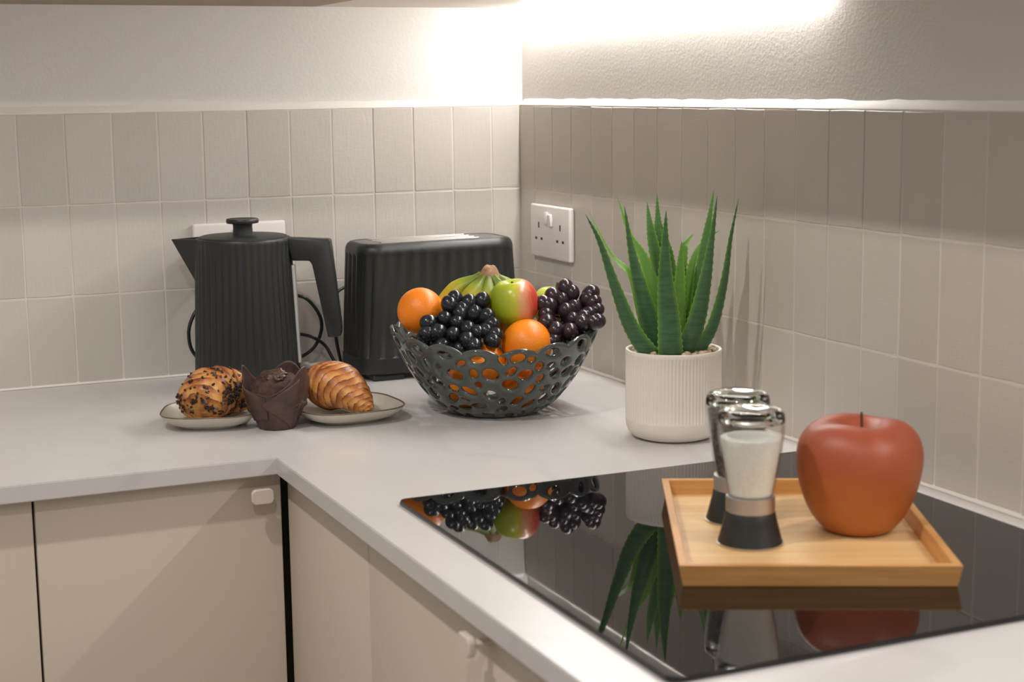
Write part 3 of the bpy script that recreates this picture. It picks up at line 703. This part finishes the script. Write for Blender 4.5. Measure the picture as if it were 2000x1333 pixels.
# ------------------------------------------------------------------ pierced fruit bowl
BX, BY = -0.2552, -0.4757
fb = thing('fruit_bowl', 'dark green-grey glazed bowl pierced with oval holes, full of fruit', 'bowl', (BX, BY, 0), RZ)
BP = [(0.050, 0.0030), (0.060, 0.0045), (0.070, 0.0090), (0.080, 0.0165), (0.090, 0.0265), (0.100, 0.0385), (0.110, 0.0530), (0.119, 0.0690), (0.127, 0.0850), (0.1335, 0.0990), (0.1390, 0.1130), (0.1420, 0.1210)]
def bowl_mesh():
    S = [0.0]
    for (a, b), (c, d) in zip(BP, BP[1:]): S.append(S[-1]+math.hypot(c-a, d-b))
    LT = S[-1]
    rs = spline([(s, p[0], p[1]) for s, p in zip(S, BP)], 400)
    def rz(s):
        lo, hi = 0, 399
        while hi-lo > 1:
            mid = (lo+hi)//2
            if rs[mid].x <= s: lo = mid
            else: hi = mid
        a, b = rs[lo], rs[hi]; u = (s-a.x)/(b.x-a.x) if b.x > a.x else 0; return a.y+(b.y-a.y)*u, a.z+(b.z-a.z)*u
    q = random.Random(21)
    NS = 17; rim0 = LT-0.0155
    def rim(th): return rim0+0.0085*abs(math.sin(NS/2*th+0.3))**0.75+0.0018*math.sin(3*th+1.0)+0.0012*math.sin(5*th)+0.0085*math.cos(2*th)-0.0010
    holes = []          # (theta, s, half-length, half-width, angle)
    def far(t, s, r):
        R, _ = rz(s)
        for (t2, s2, a2, b2, an, r2) in holes:
            dt = (t-t2+PI) % (2*PI)-PI; R2 = (R+rz(s2)[0])/2
            if math.hypot(dt*R2, s-s2) < r+r2+0.0046: return False
        return True
    for k in range(NS):
        t = (PI*(2*k+1)/NS - 0.6/NS) % (2*PI)+q.uniform(-0.03, 0.03); a = q.uniform(0.0085, 0.0110); b = a*q.uniform(0.55, 0.72)
        s = rim(t)-0.0125-q.uniform(0, 0.003)
        holes.append((t, s, a, b, q.uniform(-0.6, 0.6), (a+b)/2))
    for size, tries in ((0.0095, 260), (0.0080, 900), (0.0066, 2500), (0.0054, 4000)):
        for _ in range(tries):
            t = q.uniform(0, 2*PI); s = q.uniform(0.016, rim0-0.016); a = size*q.uniform(0.95, 1.2); b = a*q.uniform(0.55, 0.85)
            if s < 0.03: a *= 0.8; b *= 0.8
            if far(t, s, (a+b)/2): holes.append((t, s, a, b, q.uniform(0, PI), (a+b)/2))
    NT_, NSS = 720, 118; W = 0.0042; T = 0.0034
    RZt = [rz(LT*j/NSS) for j in range(NSS+1)]
    fld = [[1.0]*(NT_) for _ in range(NSS+1)]
    for j in range(NSS+1):
        s = LT*j/NSS
        for i in range(NT_): fld[j][i] = min(0.02, rim(2*PI*i/NT_)-s)
    for (t, s, a, b, an, r) in holes:
        R = rz(s)[0]; ext = a+0.006; j0 = max(0, int((s-ext)/LT*NSS)); j1 = min(NSS, int((s+ext)/LT*NSS)+1)
        di = int(ext/R/(2*PI)*NT_)+1; i0 = int(t/(2*PI)*NT_); ca, sa = math.cos(an), math.sin(an)
        for j in range(j0, j1+1):
            dy = LT*j/NSS-s; Rj = RZt[j][0]
            for ii in range(i0-di, i0+di+2):
                dx = (2*PI*ii/NT_-t)*Rj; x = dx*ca+dy*sa; y = -dx*sa+dy*ca
                e = math.sqrt((x/a)**2+(y/b)**2); d = (e-1)*b if e > 1 else (e-1)*b
                if d < fld[j][ii % NT_]: fld[j][ii % NT_] = d
    V = []; F = []; cache = {}
    def pos(i, j):
        s = j*LT/NSS; jj = min(int(j), NSS-1); u = j-jj; R = RZt[jj][0]*(1-u)+RZt[jj+1][0]*u; Z = RZt[jj][1]*(1-u)+RZt[jj+1][1]*u; a = 2*PI*i/NT_
        dr = RZt[jj+1][0]-RZt[jj][0]; dz = RZt[jj+1][1]-RZt[jj][1]; L = math.hypot(dr, dz)
        return (R*math.cos(a), R*math.sin(a), Z), (dz/L*math.cos(a), dz/L*math.sin(a), -dr/L)
    def gv(i, j, side):
        i %= NT_; k = (i, j, side)
        if k not in cache:
            p, n = pos(i, j); x = min(1, fld[j][i]/W); h = T*math.sqrt(max(0, 1-(1-x)**2))*side
            cache[k] = len(V); V.append((p[0]+n[0]*h, p[1]+n[1]*h, p[2]+n[2]*h))
        return cache[k]
    def ev(i, j, i2, j2):
        a = (i % NT_, j); b = (i2 % NT_, j2); k = (a, b) if a < b else (b, a)
        if k not in cache:
            f0, f1 = fld[j][i % NT_], fld[j2][i2 % NT_]; u = f0/(f0-f1); p, n = pos(i+(i2-i)*u, j+(j2-j)*u); cache[k] = len(V); V.append(p)
        return cache[k]
    for j in range(NSS):
        for i in range(NT_):
            c = [(i, j), (i+1, j), (i+1, j+1), (i, j+1)]; f = [fld[y][x % NT_] for x, y in c]
            pos_ = [v > 0 for v in f]
            if not any(pos_): continue
            for side in (1, -1):
                P = []
                for k in range(4):
                    k2 = (k+1) % 4
                    if pos_[k]: P.append(gv(c[k][0], c[k][1], side))
                    if pos_[k] != pos_[k2]: P.append(ev(c[k][0], c[k][1], c[k2][0], c[k2][1]))
                if len(P) >= 3: F.append(tuple(P) if side == 1 else tuple(P[::-1]))
    return V, F
V, F = bowl_mesh()
obj('pierced_wall', mesh('pierced_wall', V, F, M['bowl'], True), fb)
V, F = lathe([(0.044, 0.0), (0.050, 0.0), (0.0525, 0.0012), (0.0515, 0.0032), (0.0500, 0.0062), (0.040, 0.0058)], 72)
obj('foot', mesh('foot', V, F, M['bowl'], True, sharp=60), fb)
bowl_frame = Matrix.Translation((BX, BY, 0)) @ Matrix.Rotation(RZ, 4, 'Z')
def bw(a, b, c): return tuple(bowl_frame @ Vector((a, -b, c)))

# ------------------------------------------------------------------ fruit
def orange_mesh(r, seed):
    from mathutils import noise
    V = []; F = []; n, m = 40, 24
    for j in range(m+1):
        b = -PI/2+PI*j/m
        for k in range(n):
            a = 2*PI*k/n; d = Vector((math.cos(a)*math.cos(b), math.sin(a)*math.cos(b), math.sin(b)))
            f = 1+0.015*noise.noise(d*1.5+Vector((seed, 0, 0))); 
            if b > 1.35: f -= 0.05*((b-1.35)/0.22)**2
            V.append(d*r*f)
    for j in range(m):
        for k in range(n): k2 = (k+1) % n; F.append((j*n+k, j*n+k2, (j+1)*n+k2, (j+1)*n+k))
    return V, F
def orange(p, r, label, rot, group=None, seed=0):
    t = tag(obj('orange', mesh('orange', *orange_mesh(r, seed), M['orange'], True), None, bw(*p)), label, 'orange', group); t.rotation_euler = rot
    V, F = lathe([(0.0005, 0.0), (0.0022, 0.0004), (0.0024, 0.0016), (0.001, 0.0026)], 10); b = obj('navel', mesh('navel', V, F, M['stem'], True), t, (0, 0, r*0.945))
    return t
orange((-0.0995, 0.020, 0.1420), 0.0318, 'orange perched on the left rim of the fruit bowl', (0.3, 2.3, 0.4), None, 1)
orange((0.0440, 0.0605, 0.1010), 0.0337, 'big orange resting on the front rim below the red-green apple', (2.6, 0.4, 0.2), None, 2)
orange((-0.0115, 0.0640, 0.0770), 0.0275, 'orange peeping over the front rim beneath the black grapes', (2.4, -0.5, 0), None, 3)
for i, p in enumerate([(0.037, 0.020, 0.0385), (-0.040, 0.022, 0.0385), (0.040, -0.044, 0.0460), (-0.034, -0.044, 0.0440)]):
    orange(p, 0.0300, 'orange deep in the fruit bowl glimpsed through the oval holes', (i*1.1, 2+i, 0), 'oranges at the bottom of the bowl', 5+i)
def apple_profile(R, H, foot=0.5, dimple=0.12, n=30, top=0.62):
    """list of (r,z) from bottom dimple over the cheeks to the stem dimple"""
    P = []
    for i in range(n+1):
        t = i/n; a = -PI/2+PI*t
        r = R*max(0.0, math.cos(a))**0.62; z = H*(0.5+0.5*math.sin(a))
        P.append((max(r, 0.0004), z))
    out = []
    for r, z in P:
        k = r/R; u = z/H
        if u > top: z -= dimple*H*max(0, 1-k/0.55)**1.6
        if u < 0.35: r *= 0.72+0.28*(u/0.35)**0.7; z += 0.05*H*max(0, 1-k/0.4)
        out.append((r, z))
    return out
def apple(name, p, R, H, m, label, cat, rot, stem_len, stem_r=0.0014):
    t = thing(name, label, cat, p); t.rotation_euler = rot
    V, F = lathe(apple_profile(R, H), 56, lambda a, i, r, z: r*(1+0.015*math.cos(5*a)*min(1, z/H*1.5)+0.012*math.cos(2*a+1)))
    obj('skin', mesh('skin', V, F, m, True), t)
    V, F = tube([(0, 0, H*0.84), (0.0006, 0, H*0.84+stem_len*0.5), (0.002, 0, H*0.84+stem_len)], lambda s: stem_r*(0.9+0.3*s), 8, 8)
    obj('stem', mesh('stem', V, F, M['stem'], True), t); return t
ap = bw(0.0318, 0.025, 0.1518-0.033)
apple('apple', ap, 0.0330, 0.0660, M['apple'], 'green and red apple on top of the fruit bowl', 'apple', (0.10, -0.12, RZ-0.15), 0.008)
apple('apple', bw(0.0780, -0.035, 0.1100), 0.0300, 0.0560, M['green_apple'], 'pale green apple tucked behind the right-hand grapes', 'apple', (0.1, 0.1, 0.3), 0.016, 0.0012)

GL = [(-0.0512,0.0396,0.1606),(-0.0586,0.0457,0.1532),(-0.0331,0.0447,0.1544),(-0.0158,0.0418,0.1579),(-0.0421,0.0514,0.1463),(-0.0265,0.0552,0.1417),(-0.0101,0.0578,0.1385),(-0.0445,0.0556,0.1411),(-0.0650,0.0591,0.1369),(-0.0485,0.0636,0.1316),(-0.0861,0.0633,0.1320),(-0.0883,0.0737,0.1196),(-0.0737,0.0726,0.1209),(-0.0533,0.0747,0.1184),(-0.0346,0.0699,0.1241),(-0.0224,0.0731,0.1203),(-0.0354,0.0804,0.1117),(-0.0264,0.0867,0.1044),(-0.0118,0.0720,0.1216),(0.0012,0.0759,0.1171),(-0.0036,0.0659,0.1289),(-0.0021,0.0820,0.1099),(-0.076,0.060,0.103),(-0.060,0.070,0.102),(-0.045,0.076,0.100),(-0.092,0.052,0.108),(-0.068,0.080,0.104)]
GR = [(0.0973,0.0160,0.1699),(0.1062,0.0207,0.1636),(0.0811,0.0240,0.1594),(0.0926,0.0270,0.1554),(0.0758,0.0321,0.1488),(0.0684,0.0303,0.1511),(0.1259,0.0261,0.1565),(0.1311,0.0215,0.1626),(0.1339,0.0297,0.1519),(0.1072,0.0347,0.1454),(0.1377,0.0367,0.1428),(0.1267,0.0401,0.1384),(0.0706,0.0402,0.1383),(0.0711,0.0478,0.1285),(0.1051,0.0446,0.1326),(0.1164,0.0488,0.1273),(0.0832,0.0549,0.1195),(0.1012,0.0563,0.1178),(0.1312,0.0484,0.1278),(0.1199,0.0436,0.1340),(0.1379,0.0473,0.1293),(0.0971,0.0375,0.1417),(0.087,0.052,0.104),(0.101,0.046,0.102),(0.114,0.036,0.106),(0.079,0.060,0.106),(0.120,0.024,0.114),(0.106,0.030,0.113)]
def grape_mesh(r, m):
    V, F = [], []; n, k_ = 20, 14
    for j in range(k_+1):
        b = -PI/2+PI*j/k_
        for k in range(n):
            a = 2*PI*k/n; V.append((r*math.cos(a)*math.cos(b), r*math.sin(a)*math.cos(b), r*1.16*math.sin(b)))
    for j in range(k_):
        for k in range(n): k2 = (k+1) % n; F.append((j*n+k, j*n+k2, (j+1)*n+k2, (j+1)*n+k))
    return mesh('grape', V, F, m, True)
def grapes(front, back_dir, core, r, m, label, seed):
    q = random.Random(seed); t = thing('grape_bunch', label, 'grapes', (BX, BY, 0), RZ)
    g = grape_mesh(r, m); pts = list(front)
    for (a, b, c) in front:                                       # a second layer behind the ones in view
        p = (a+(core[0]-a)*0.34+q.uniform(-0.003, 0.003), b+(core[1]-b)*0.62-0.004, c+(core[2]-c)*0.45+q.uniform(-0.002, 0.002))
        if all(math.dist(p, o) > r*1.55 for o in pts): pts.append(p)
    V, F = [], []
    tube([(core[0]-0.012, -core[1], core[2]+0.006), (core[0], -core[1]+0.002, core[2]+0.012), (core[0]+0.02, -core[1]+0.004, core[2]+0.024)], 0.0015, 8, 10, V, F)
    for (a, b, c) in pts:
        o = obj('grape', g, t, (a, -b, c)); s = q.uniform(0.92, 1.12); o.scale = (s, s, s)
        d = Vector((a-core[0], -(b-core[1]), c-core[2])); o.rotation_euler = d.to_track_quat('Z', 'Y').to_euler()
        e = Vector((a, -b, c)); st = Vector((core[0], -core[1], core[2])); tube([st, st.lerp(e, 0.5)+Vector((0, 0, 0.002)), st.lerp(e, 0.86)], 0.0009, 6, 5, V, F)
    obj('stalk', mesh('stalk', V, F, M['grape_stem'], True), t)
grapes(GL, None, (-0.036, 0.040, 0.118), 0.0108, M['grape_l'], 'bunch of blue-black grapes on the left of the fruit bowl', 2)
grapes(GR, None, (0.100, 0.018, 0.128), 0.0110, M['grape_r'], 'bunch of purple-black grapes on the right of the fruit bowl', 5)
# bananas
bn = thing('banana_bunch', 'bunch of green-yellow bananas standing crown-up behind the grapes', 'bananas', (BX, BY, 0), RZ)
def banana(pts, rmax):
    path = spline(pts, 40); n = 20; V = []; F = []; A = []; ref = Vector((0, -1, 0))
    for i, p in enumerate(path):
        s = i/39; t = (path[min(i+1, 39)]-path[max(i-1, 0)]).normalized(); sd = t.cross(ref).normalized(); up = sd.cross(t)
        r = rmax*interp([(0, 0.42), (0.12, 0.46), (0.25, 0.72), (0.4, 0.98), (0.6, 1.0), (0.8, 0.86), (0.93, 0.5), (1, 0.2)], s)
        for k in range(n):
            a = 2*PI*k/n; f = 1+0.07*math.cos(5*a); V.append(p+(sd*math.cos(a)+up*math.sin(a))*r*f); A.append(min(1, max(0, s*2.0-0.25)))
    for i in range(39):
        for k in range(n): k2 = (k+1) % n; F.append((i*n+k, i*n+k2, (i+1)*n+k2, (i+1)*n+k))
    F.append(tuple(range(n))[::-1]); F.append(tuple(39*n+k for k in range(n)))
    return V, F, A
for pts, rm in (([(-0.016, 0.010, 0.186), (-0.030, 0.010, 0.177), (-0.050, 0.012, 0.164), (-0.068, 0.015, 0.140), (-0.077, 0.019, 0.108), (-0.074, 0.018, 0.080)], 0.0150),
                ([(-0.012, 0.004, 0.186), (-0.020, -0.004, 0.174), (-0.030, -0.012, 0.158), (-0.038, -0.014, 0.130), (-0.038, -0.010, 0.100), (-0.030, 0.0, 0.080)], 0.0145),
                ([(-0.007, 0.004, 0.186), (-0.008, -0.004, 0.174), (-0.009, -0.010, 0.156), (-0.008, -0.012, 0.130), (-0.006, -0.006, 0.105), (-0.004, 0.002, 0.085)], 0.0140),
                ([(-0.002, 0.004, 0.186), (0.006, -0.001, 0.174), (0.012, -0.004, 0.156), (0.016, 0.000, 0.130), (0.016, 0.006, 0.105), (0.014, 0.012, 0.085)], 0.0140),
                ([(0.001, 0.008, 0.187), (0.012, 0.010, 0.176), (0.026, 0.016, 0.160), (0.040, 0.028, 0.135), (0.046, 0.036, 0.105)], 0.0140)):
    V, F, A = banana(pts, rm); obj('banana', mesh('banana', V, F, M['banana'], True, attr=('ripe', A)), bn)
V, F = loft([[( -0.0065+hx*math.cos(2*PI*k/20), 0.007+hy*math.sin(2*PI*k/20), z+0.002*math.cos(3*2*PI*k/20)*(z > .19)) for k in range(20)] for hx, hy, z in ((0.0175, 0.0100, 0.178), (0.0155, 0.0100, 0.185), (0.0120, 0.0090, 0.1925), (0.0085, 0.0075, 0.1975), (0.0050, 0.0050, 0.1990))])
obj('crown', mesh('crown', V, F, M['banana_crown'], True), bn)

# ------------------------------------------------------------------ potted plant
PX, PY = -0.1214, -0.7346
pp = thing('potted_plant', 'spiky green succulent in a white ribbed pot beside the hob', 'plant', (PX, PY, 0), RZ)
PR, PH = 0.0605, 0.1135
prof = [(0.0415, 0.0), (0.0440, 0.0008), (0.0520, 0.0040), (0.0572, 0.0095), (0.0598, 0.0165), (0.0605, 0.024), (0.0605, 0.0260)] + [(PR, 0.0265+0.080*i/4) for i in range(5)] + [(PR, 0.1075), (PR, 0.1118), (0.0600, 0.1132), (0.0585, 0.1137), (0.0568, 0.1130), (0.0562, 0.1115), (0.0560, 0.098)]
NR = 84
def prad(a, i, r, z): return r-(0.0009*(0.5-0.5*math.cos(NR*a)) if 0.026 < z < 0.107 and r > 0.06 else 0)
V, F = lathe(prof, NR*6, prad)
obj('pot', mesh('pot', V, F, M['pot'], True, sharp=50), pp)
V, F = lathe([(0.0555, 0.1062), (0.03, 0.1072), (0.002, 0.1076)], 40, None, False, True); obj('soil', mesh('soil', V, F, M['soil'], True), pp)
pv, pf = lump(0.0050, 0.0040, 0.0032, 5, 0.35, 8, 5); pm = mesh('pebble', pv, pf, M['pebble'], True)
pts = []; tries = 0
while len(pts) < 110 and tries < 9000:
    tries += 1; a = rnd.uniform(0, 2*PI); r = 0.0505*math.sqrt(rnd.uniform(0.16, 1)); p = (r*math.cos(a), r*math.sin(a))
    if all(math.dist(p, o) > 0.0062 for o in pts): pts.append(p)
for p in pts:
    o = obj('pebble', pm, pp, (p[0], p[1], 0.1098+rnd.uniform(-0.0004, 0.0030))); s = rnd.uniform(0.75, 1.2); o.scale = (s, s, s); o.rotation_euler = (rnd.uniform(-.4, .4), rnd.uniform(-.4, .4), rnd.uniform(0, 6.3))
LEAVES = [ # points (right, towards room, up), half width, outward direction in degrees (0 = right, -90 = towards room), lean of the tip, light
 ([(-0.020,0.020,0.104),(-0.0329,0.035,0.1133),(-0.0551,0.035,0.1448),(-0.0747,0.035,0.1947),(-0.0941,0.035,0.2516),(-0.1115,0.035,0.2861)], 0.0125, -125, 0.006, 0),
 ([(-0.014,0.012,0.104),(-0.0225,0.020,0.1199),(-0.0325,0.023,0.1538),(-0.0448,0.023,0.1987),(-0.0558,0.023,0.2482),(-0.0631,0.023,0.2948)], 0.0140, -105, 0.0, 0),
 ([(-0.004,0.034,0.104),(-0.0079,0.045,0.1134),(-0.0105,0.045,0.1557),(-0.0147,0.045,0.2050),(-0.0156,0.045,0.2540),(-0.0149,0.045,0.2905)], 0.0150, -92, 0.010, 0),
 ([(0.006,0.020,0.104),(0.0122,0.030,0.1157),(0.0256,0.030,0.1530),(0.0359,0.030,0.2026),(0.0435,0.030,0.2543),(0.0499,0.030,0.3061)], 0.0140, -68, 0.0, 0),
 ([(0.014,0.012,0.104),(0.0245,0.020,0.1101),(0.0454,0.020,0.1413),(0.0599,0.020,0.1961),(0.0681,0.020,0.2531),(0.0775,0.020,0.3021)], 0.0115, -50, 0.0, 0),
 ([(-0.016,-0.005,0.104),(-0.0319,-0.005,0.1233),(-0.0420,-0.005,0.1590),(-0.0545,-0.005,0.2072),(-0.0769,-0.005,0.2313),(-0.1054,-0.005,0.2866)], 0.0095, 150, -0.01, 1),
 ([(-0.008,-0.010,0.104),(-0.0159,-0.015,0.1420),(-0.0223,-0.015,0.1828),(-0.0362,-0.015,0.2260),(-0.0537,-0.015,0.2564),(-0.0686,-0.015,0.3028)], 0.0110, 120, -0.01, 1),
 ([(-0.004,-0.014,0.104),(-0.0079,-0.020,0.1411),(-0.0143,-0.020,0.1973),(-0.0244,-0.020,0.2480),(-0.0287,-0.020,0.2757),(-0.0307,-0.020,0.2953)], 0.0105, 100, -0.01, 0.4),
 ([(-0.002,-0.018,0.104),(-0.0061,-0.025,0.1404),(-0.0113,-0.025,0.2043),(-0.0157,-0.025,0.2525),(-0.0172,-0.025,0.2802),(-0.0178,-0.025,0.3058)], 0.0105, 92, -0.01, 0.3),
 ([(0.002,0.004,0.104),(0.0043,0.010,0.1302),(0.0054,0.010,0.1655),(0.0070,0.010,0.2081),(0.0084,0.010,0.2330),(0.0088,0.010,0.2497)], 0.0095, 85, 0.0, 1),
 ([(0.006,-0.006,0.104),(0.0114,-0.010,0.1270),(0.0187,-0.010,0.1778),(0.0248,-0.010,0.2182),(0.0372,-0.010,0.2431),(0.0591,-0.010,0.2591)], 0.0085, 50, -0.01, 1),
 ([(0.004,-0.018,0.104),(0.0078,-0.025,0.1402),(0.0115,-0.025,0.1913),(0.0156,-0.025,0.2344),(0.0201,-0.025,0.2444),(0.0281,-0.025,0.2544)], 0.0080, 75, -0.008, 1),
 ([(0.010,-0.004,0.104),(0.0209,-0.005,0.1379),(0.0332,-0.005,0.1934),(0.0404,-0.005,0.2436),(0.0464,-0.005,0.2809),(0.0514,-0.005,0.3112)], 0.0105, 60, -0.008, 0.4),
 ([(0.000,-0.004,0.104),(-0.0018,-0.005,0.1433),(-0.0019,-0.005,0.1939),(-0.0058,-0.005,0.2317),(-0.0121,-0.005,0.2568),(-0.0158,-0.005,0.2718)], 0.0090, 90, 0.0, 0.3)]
def leaf(pts, hw, az, lean, light, seed):
    N = 84; pts = [(a*0.86 if i_ == 0 else a, b*0.86 if i_ == 0 else b, c+(0.004 if i_ == 0 else 0)) for i_, (a, b, c) in enumerate(pts)]; path = spline([(a, -b, c) for a, b, c in pts], N); q = random.Random(seed); V = []; F = []; A = []
    out = Vector((math.cos(math.radians(az)), math.sin(math.radians(az)), 0)); ks = [-1, -0.94, -0.6, -0.2, 0.2, 0.6, 0.94, 1]; nk = len(ks); n = nk*2-2
    for i, p in enumerate(path):
        s = i/(N-1); p = p+Vector((0, -lean*s*s, 0)); t = (path[min(i+1, N-1)]-path[max(i-1, 0)]).normalized()
        o = (out-t*out.dot(t)).normalized(); sd = t.cross(o).normalized()
        w = hw*interp([(0, 0.72), (0.12, 0.95), (0.25, 1.0), (0.45, 0.84), (0.62, 0.58), (0.76, 0.34), (0.88, 0.17), (0.95, 0.09), (1, 0.02)], s)
        tooth = 0.0016*(1-s*0.5) if (i % 3 == 0 and 0.12 < s < 0.95) else 0.0
        dcur = 0.55*w; th_ = max(0.0004, 0.30*w)
        row = []
        for k in ks: row.append((k, dcur*(1-k*k)*0.8))
        for k in ks[-2:0:-1]: row.append((k, dcur*(1-k*k)*0.8-th_*(1-k*k)**0.6))
        for k, d in row:
            x = k*w+(tooth*(1 if k > 0 else -1) if abs(k) == 1 else 0); V.append(p+sd*x+o*d)
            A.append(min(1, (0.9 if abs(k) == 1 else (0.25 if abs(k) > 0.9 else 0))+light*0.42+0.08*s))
    for i in range(N-1):
        for k in range(n): k2 = (k+1) % n; F.append((i*n+k, i*n+k2, (i+1)*n+k2, (i+1)*n+k))
    F.append(tuple(range(n))[::-1]); F.append(tuple((N-1)*n+k for k in range(n)))
    return mesh('leaf', V, F, M['leaf'], True, attr=('edge', A), sharp=60)
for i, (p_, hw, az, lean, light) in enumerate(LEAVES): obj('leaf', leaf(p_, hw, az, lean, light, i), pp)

# ------------------------------------------------------------------ bamboo tray
HZ = 0.0052
tr = thing('serving_tray', 'shallow bamboo serving tray lying on the black hob', 'tray', (-0.2549, -1.2108, HZ), math.radians(-26.4))
TLX, TLY, TH = 0.1230, 0.1592, 0.0200
obj('floor_panel', bm_mesh('floor_panel', box_bm((-TLX+0.010, -TLY+0.010, 0.0005), (TLX-0.010, TLY-0.010, 0.0050), 0.0003, 1), M['bamboo']), tr)
def tray_side(x0, x1, yo, name='side_wall'):
    """side along local x; outer bottom slopes in slightly"""
    s = 1 if yo > 0 else -1; y_o = abs(yo); Wt = 0.0075; sl = 0.0035
    V = []
    for x, e in ((x0, 1), (x1, -1)):
        V += [(x+e*sl, s*(y_o-sl), 0), (x, s*y_o, TH), (x+e*Wt, s*(y_o-Wt), TH), (x+e*(Wt+sl), s*(y_o-Wt-sl), 0)]
    F = [(0, 1, 5, 4), (1, 2, 6, 5), (2, 3, 7, 6), (3, 0, 4, 7), (0, 3, 2, 1), (4, 5, 6, 7)]
    bm = bmesh.new(); vv = [bm.verts.new(v) for v in V]
    for f in F: bm.faces.new([vv[i] for i in f])
    bmesh.ops.recalc_face_normals(bm, faces=bm.faces); bmesh.ops.bevel(bm, geom=bm.edges[:], offset=0.0004, segments=1, affect='EDGES')
    return bm_mesh(name, bm, M['bamboo_edge'])
obj('side_wall', tray_side(-TLX, TLX, -TLY), tr); obj('side_wall', tray_side(-TLX, TLX, TLY), tr)
o = obj('side_wall', tray_side(-TLY, TLY, -TLX), tr); o.rotation_euler = (0, 0, PI/2)
o = obj('side_wall', tray_side(-TLY, TLY, TLX), tr); o.rotation_euler = (0, 0, PI/2)

# ------------------------------------------------------------------ grinders
GZ = HZ+0.0052
def grinder(name, loc, fill, fill_mat, fill_top, label, cat):
    t = thing(name, label, cat, loc, RZ)
    V, F = lathe([(0.0300, 0.0), (0.0316, 0.0004), (0.0316, 0.0016), (0.0308, 0.0018)], 56); obj('base_ring', mesh('base_ring', V, F, M['steel'], True, sharp=40), t)
    V, F = lathe([(0.0308, 0.0018), (0.0296, 0.0055), (0.0270, 0.0155), (0.0248, 0.0240), (0.0236, 0.0308), (0.0232, 0.0315)], 56); obj('grinder_base', mesh('grinder_base', V, F, M['black_plastic'], True, sharp=60), t)
    V, F = lathe([(0.0226, 0.0315), (0.0232, 0.0318), (0.0232, 0.0462), (0.0226, 0.0466)], 56); obj('collar', mesh('collar', V, F, M['steel'], True, sharp=40), t)
    outer = [(0.0216, 0.0466), (0.0220, 0.0480), (0.0222, 0.0510), (0.0240, 0.0600), (0.0268, 0.0760), (0.0295, 0.0930), (0.0312, 0.1060), (0.0318, 0.1150), (0.0317, 0.1180)]
    inner = [(r-0.0016, z) for r, z in outer[::-1]]
    V, F = lathe(outer+inner, 64, None, False, False); n = 64; L = len(outer+inner)
    F += [((L-1)*n+k, (L-1)*n+(k+1) % n, (k+1) % n, k) for k in range(n)]
    obj('glass_jar', mesh('glass_jar', V, F, M['jar'], True), t)
    top = [(0.0300, 0.1181), (0.0316, 0.1182), (0.0317, 0.1215), (0.0306, 0.1262), (0.0280, 0.1290), (0.0240, 0.1300), (0.0200, 0.1290), (0.0140, 0.1270), (0.0060, 0.1262)]
    bot = [(0.0060, 0.1210), (0.0180, 0.1215), (0.0260, 0.1205)]
    V, F = lathe(bot[:1]+bot[1:]+top, 64); obj('glass_top', mesh('glass_top', V, F, M['thick_glass'], True, sharp=70), t)
    pr = [(r-0.0022, z) for r, z in outer if z < fill_top]; pr.append((interp([(z, r) for r, z in outer], fill_top)-0.0022, fill_top)); pr[0] = (pr[0][0], 0.0475)
    pr += [(pr[-1][0]-0.002, fill_top+0.0006), (0.012, fill_top+0.0014), (0.002, fill_top+0.0010)]
    V, F = lathe(pr, 56, lambda a, i, r, z: r*(1+0.004*math.sin(7*a+i))); obj(fill, mesh(fill, V, F, fill_mat, True, sharp=60), t)
    return t
grinder('salt_grinder', (-0.3138, -1.2204, GZ), 'salt', M['salt'], 0.1025, 'glass grinder filled with white salt at the front of the tray', 'salt grinder')
grinder('pepper_grinder', (-0.2812, -1.1440, GZ), 'peppercorns', M['pepper'], 0.1120, 'glass grinder filled with black pepper behind the salt', 'pepper grinder')

# ------------------------------------------------------------------ ornamental apple
oa = thing('ornamental_apple', 'large terracotta-red ornamental apple with thin stem on the bamboo tray', 'ornament', (-0.1963, -1.2278, GZ), RZ)
OP = [(0.001, 0.003), (0.016, 0.0008), (0.0245, 0.0), (0.0320, 0.0022), (0.0385, 0.0080), (0.0455, 0.0175), (0.0525, 0.0320), (0.0575, 0.0480), (0.0602, 0.0650), (0.0602, 0.0780), (0.0572, 0.0900), (0.0510, 0.0990), (0.0430, 0.1050), (0.0340, 0.1078), (0.0250, 0.1068), (0.0160, 0.1015), (0.0080, 0.0945), (0.0010, 0.0915)]
OP = [(max(0.0005, v.y), max(0, v.z)) for v in spline([(0, r, z) for r, z in OP], 60)]
V, F = lathe(OP, 80, lambda a, i, r, z: r*(1+0.022*math.cos(5*a+0.7)*min(1, (z/0.109)**1.3)))
V = [(x, y, z+0.0016*math.cos(3*math.atan2(y, x)+0.6)*max(0, (z-0.085)/0.024)*min(1, math.hypot(x, y)/0.02)) for x, y, z in V]
obj('fruit', mesh('fruit', V, F, M['terracotta'], True), oa)
V, F = tube([(0.002, 0, 0.088), (0.0022, 0, 0.102), (0.0018, 0, 0.1165)], 0.0013, 8, 8); obj('stem', mesh('stem', V, F, M['stem'], True), oa)
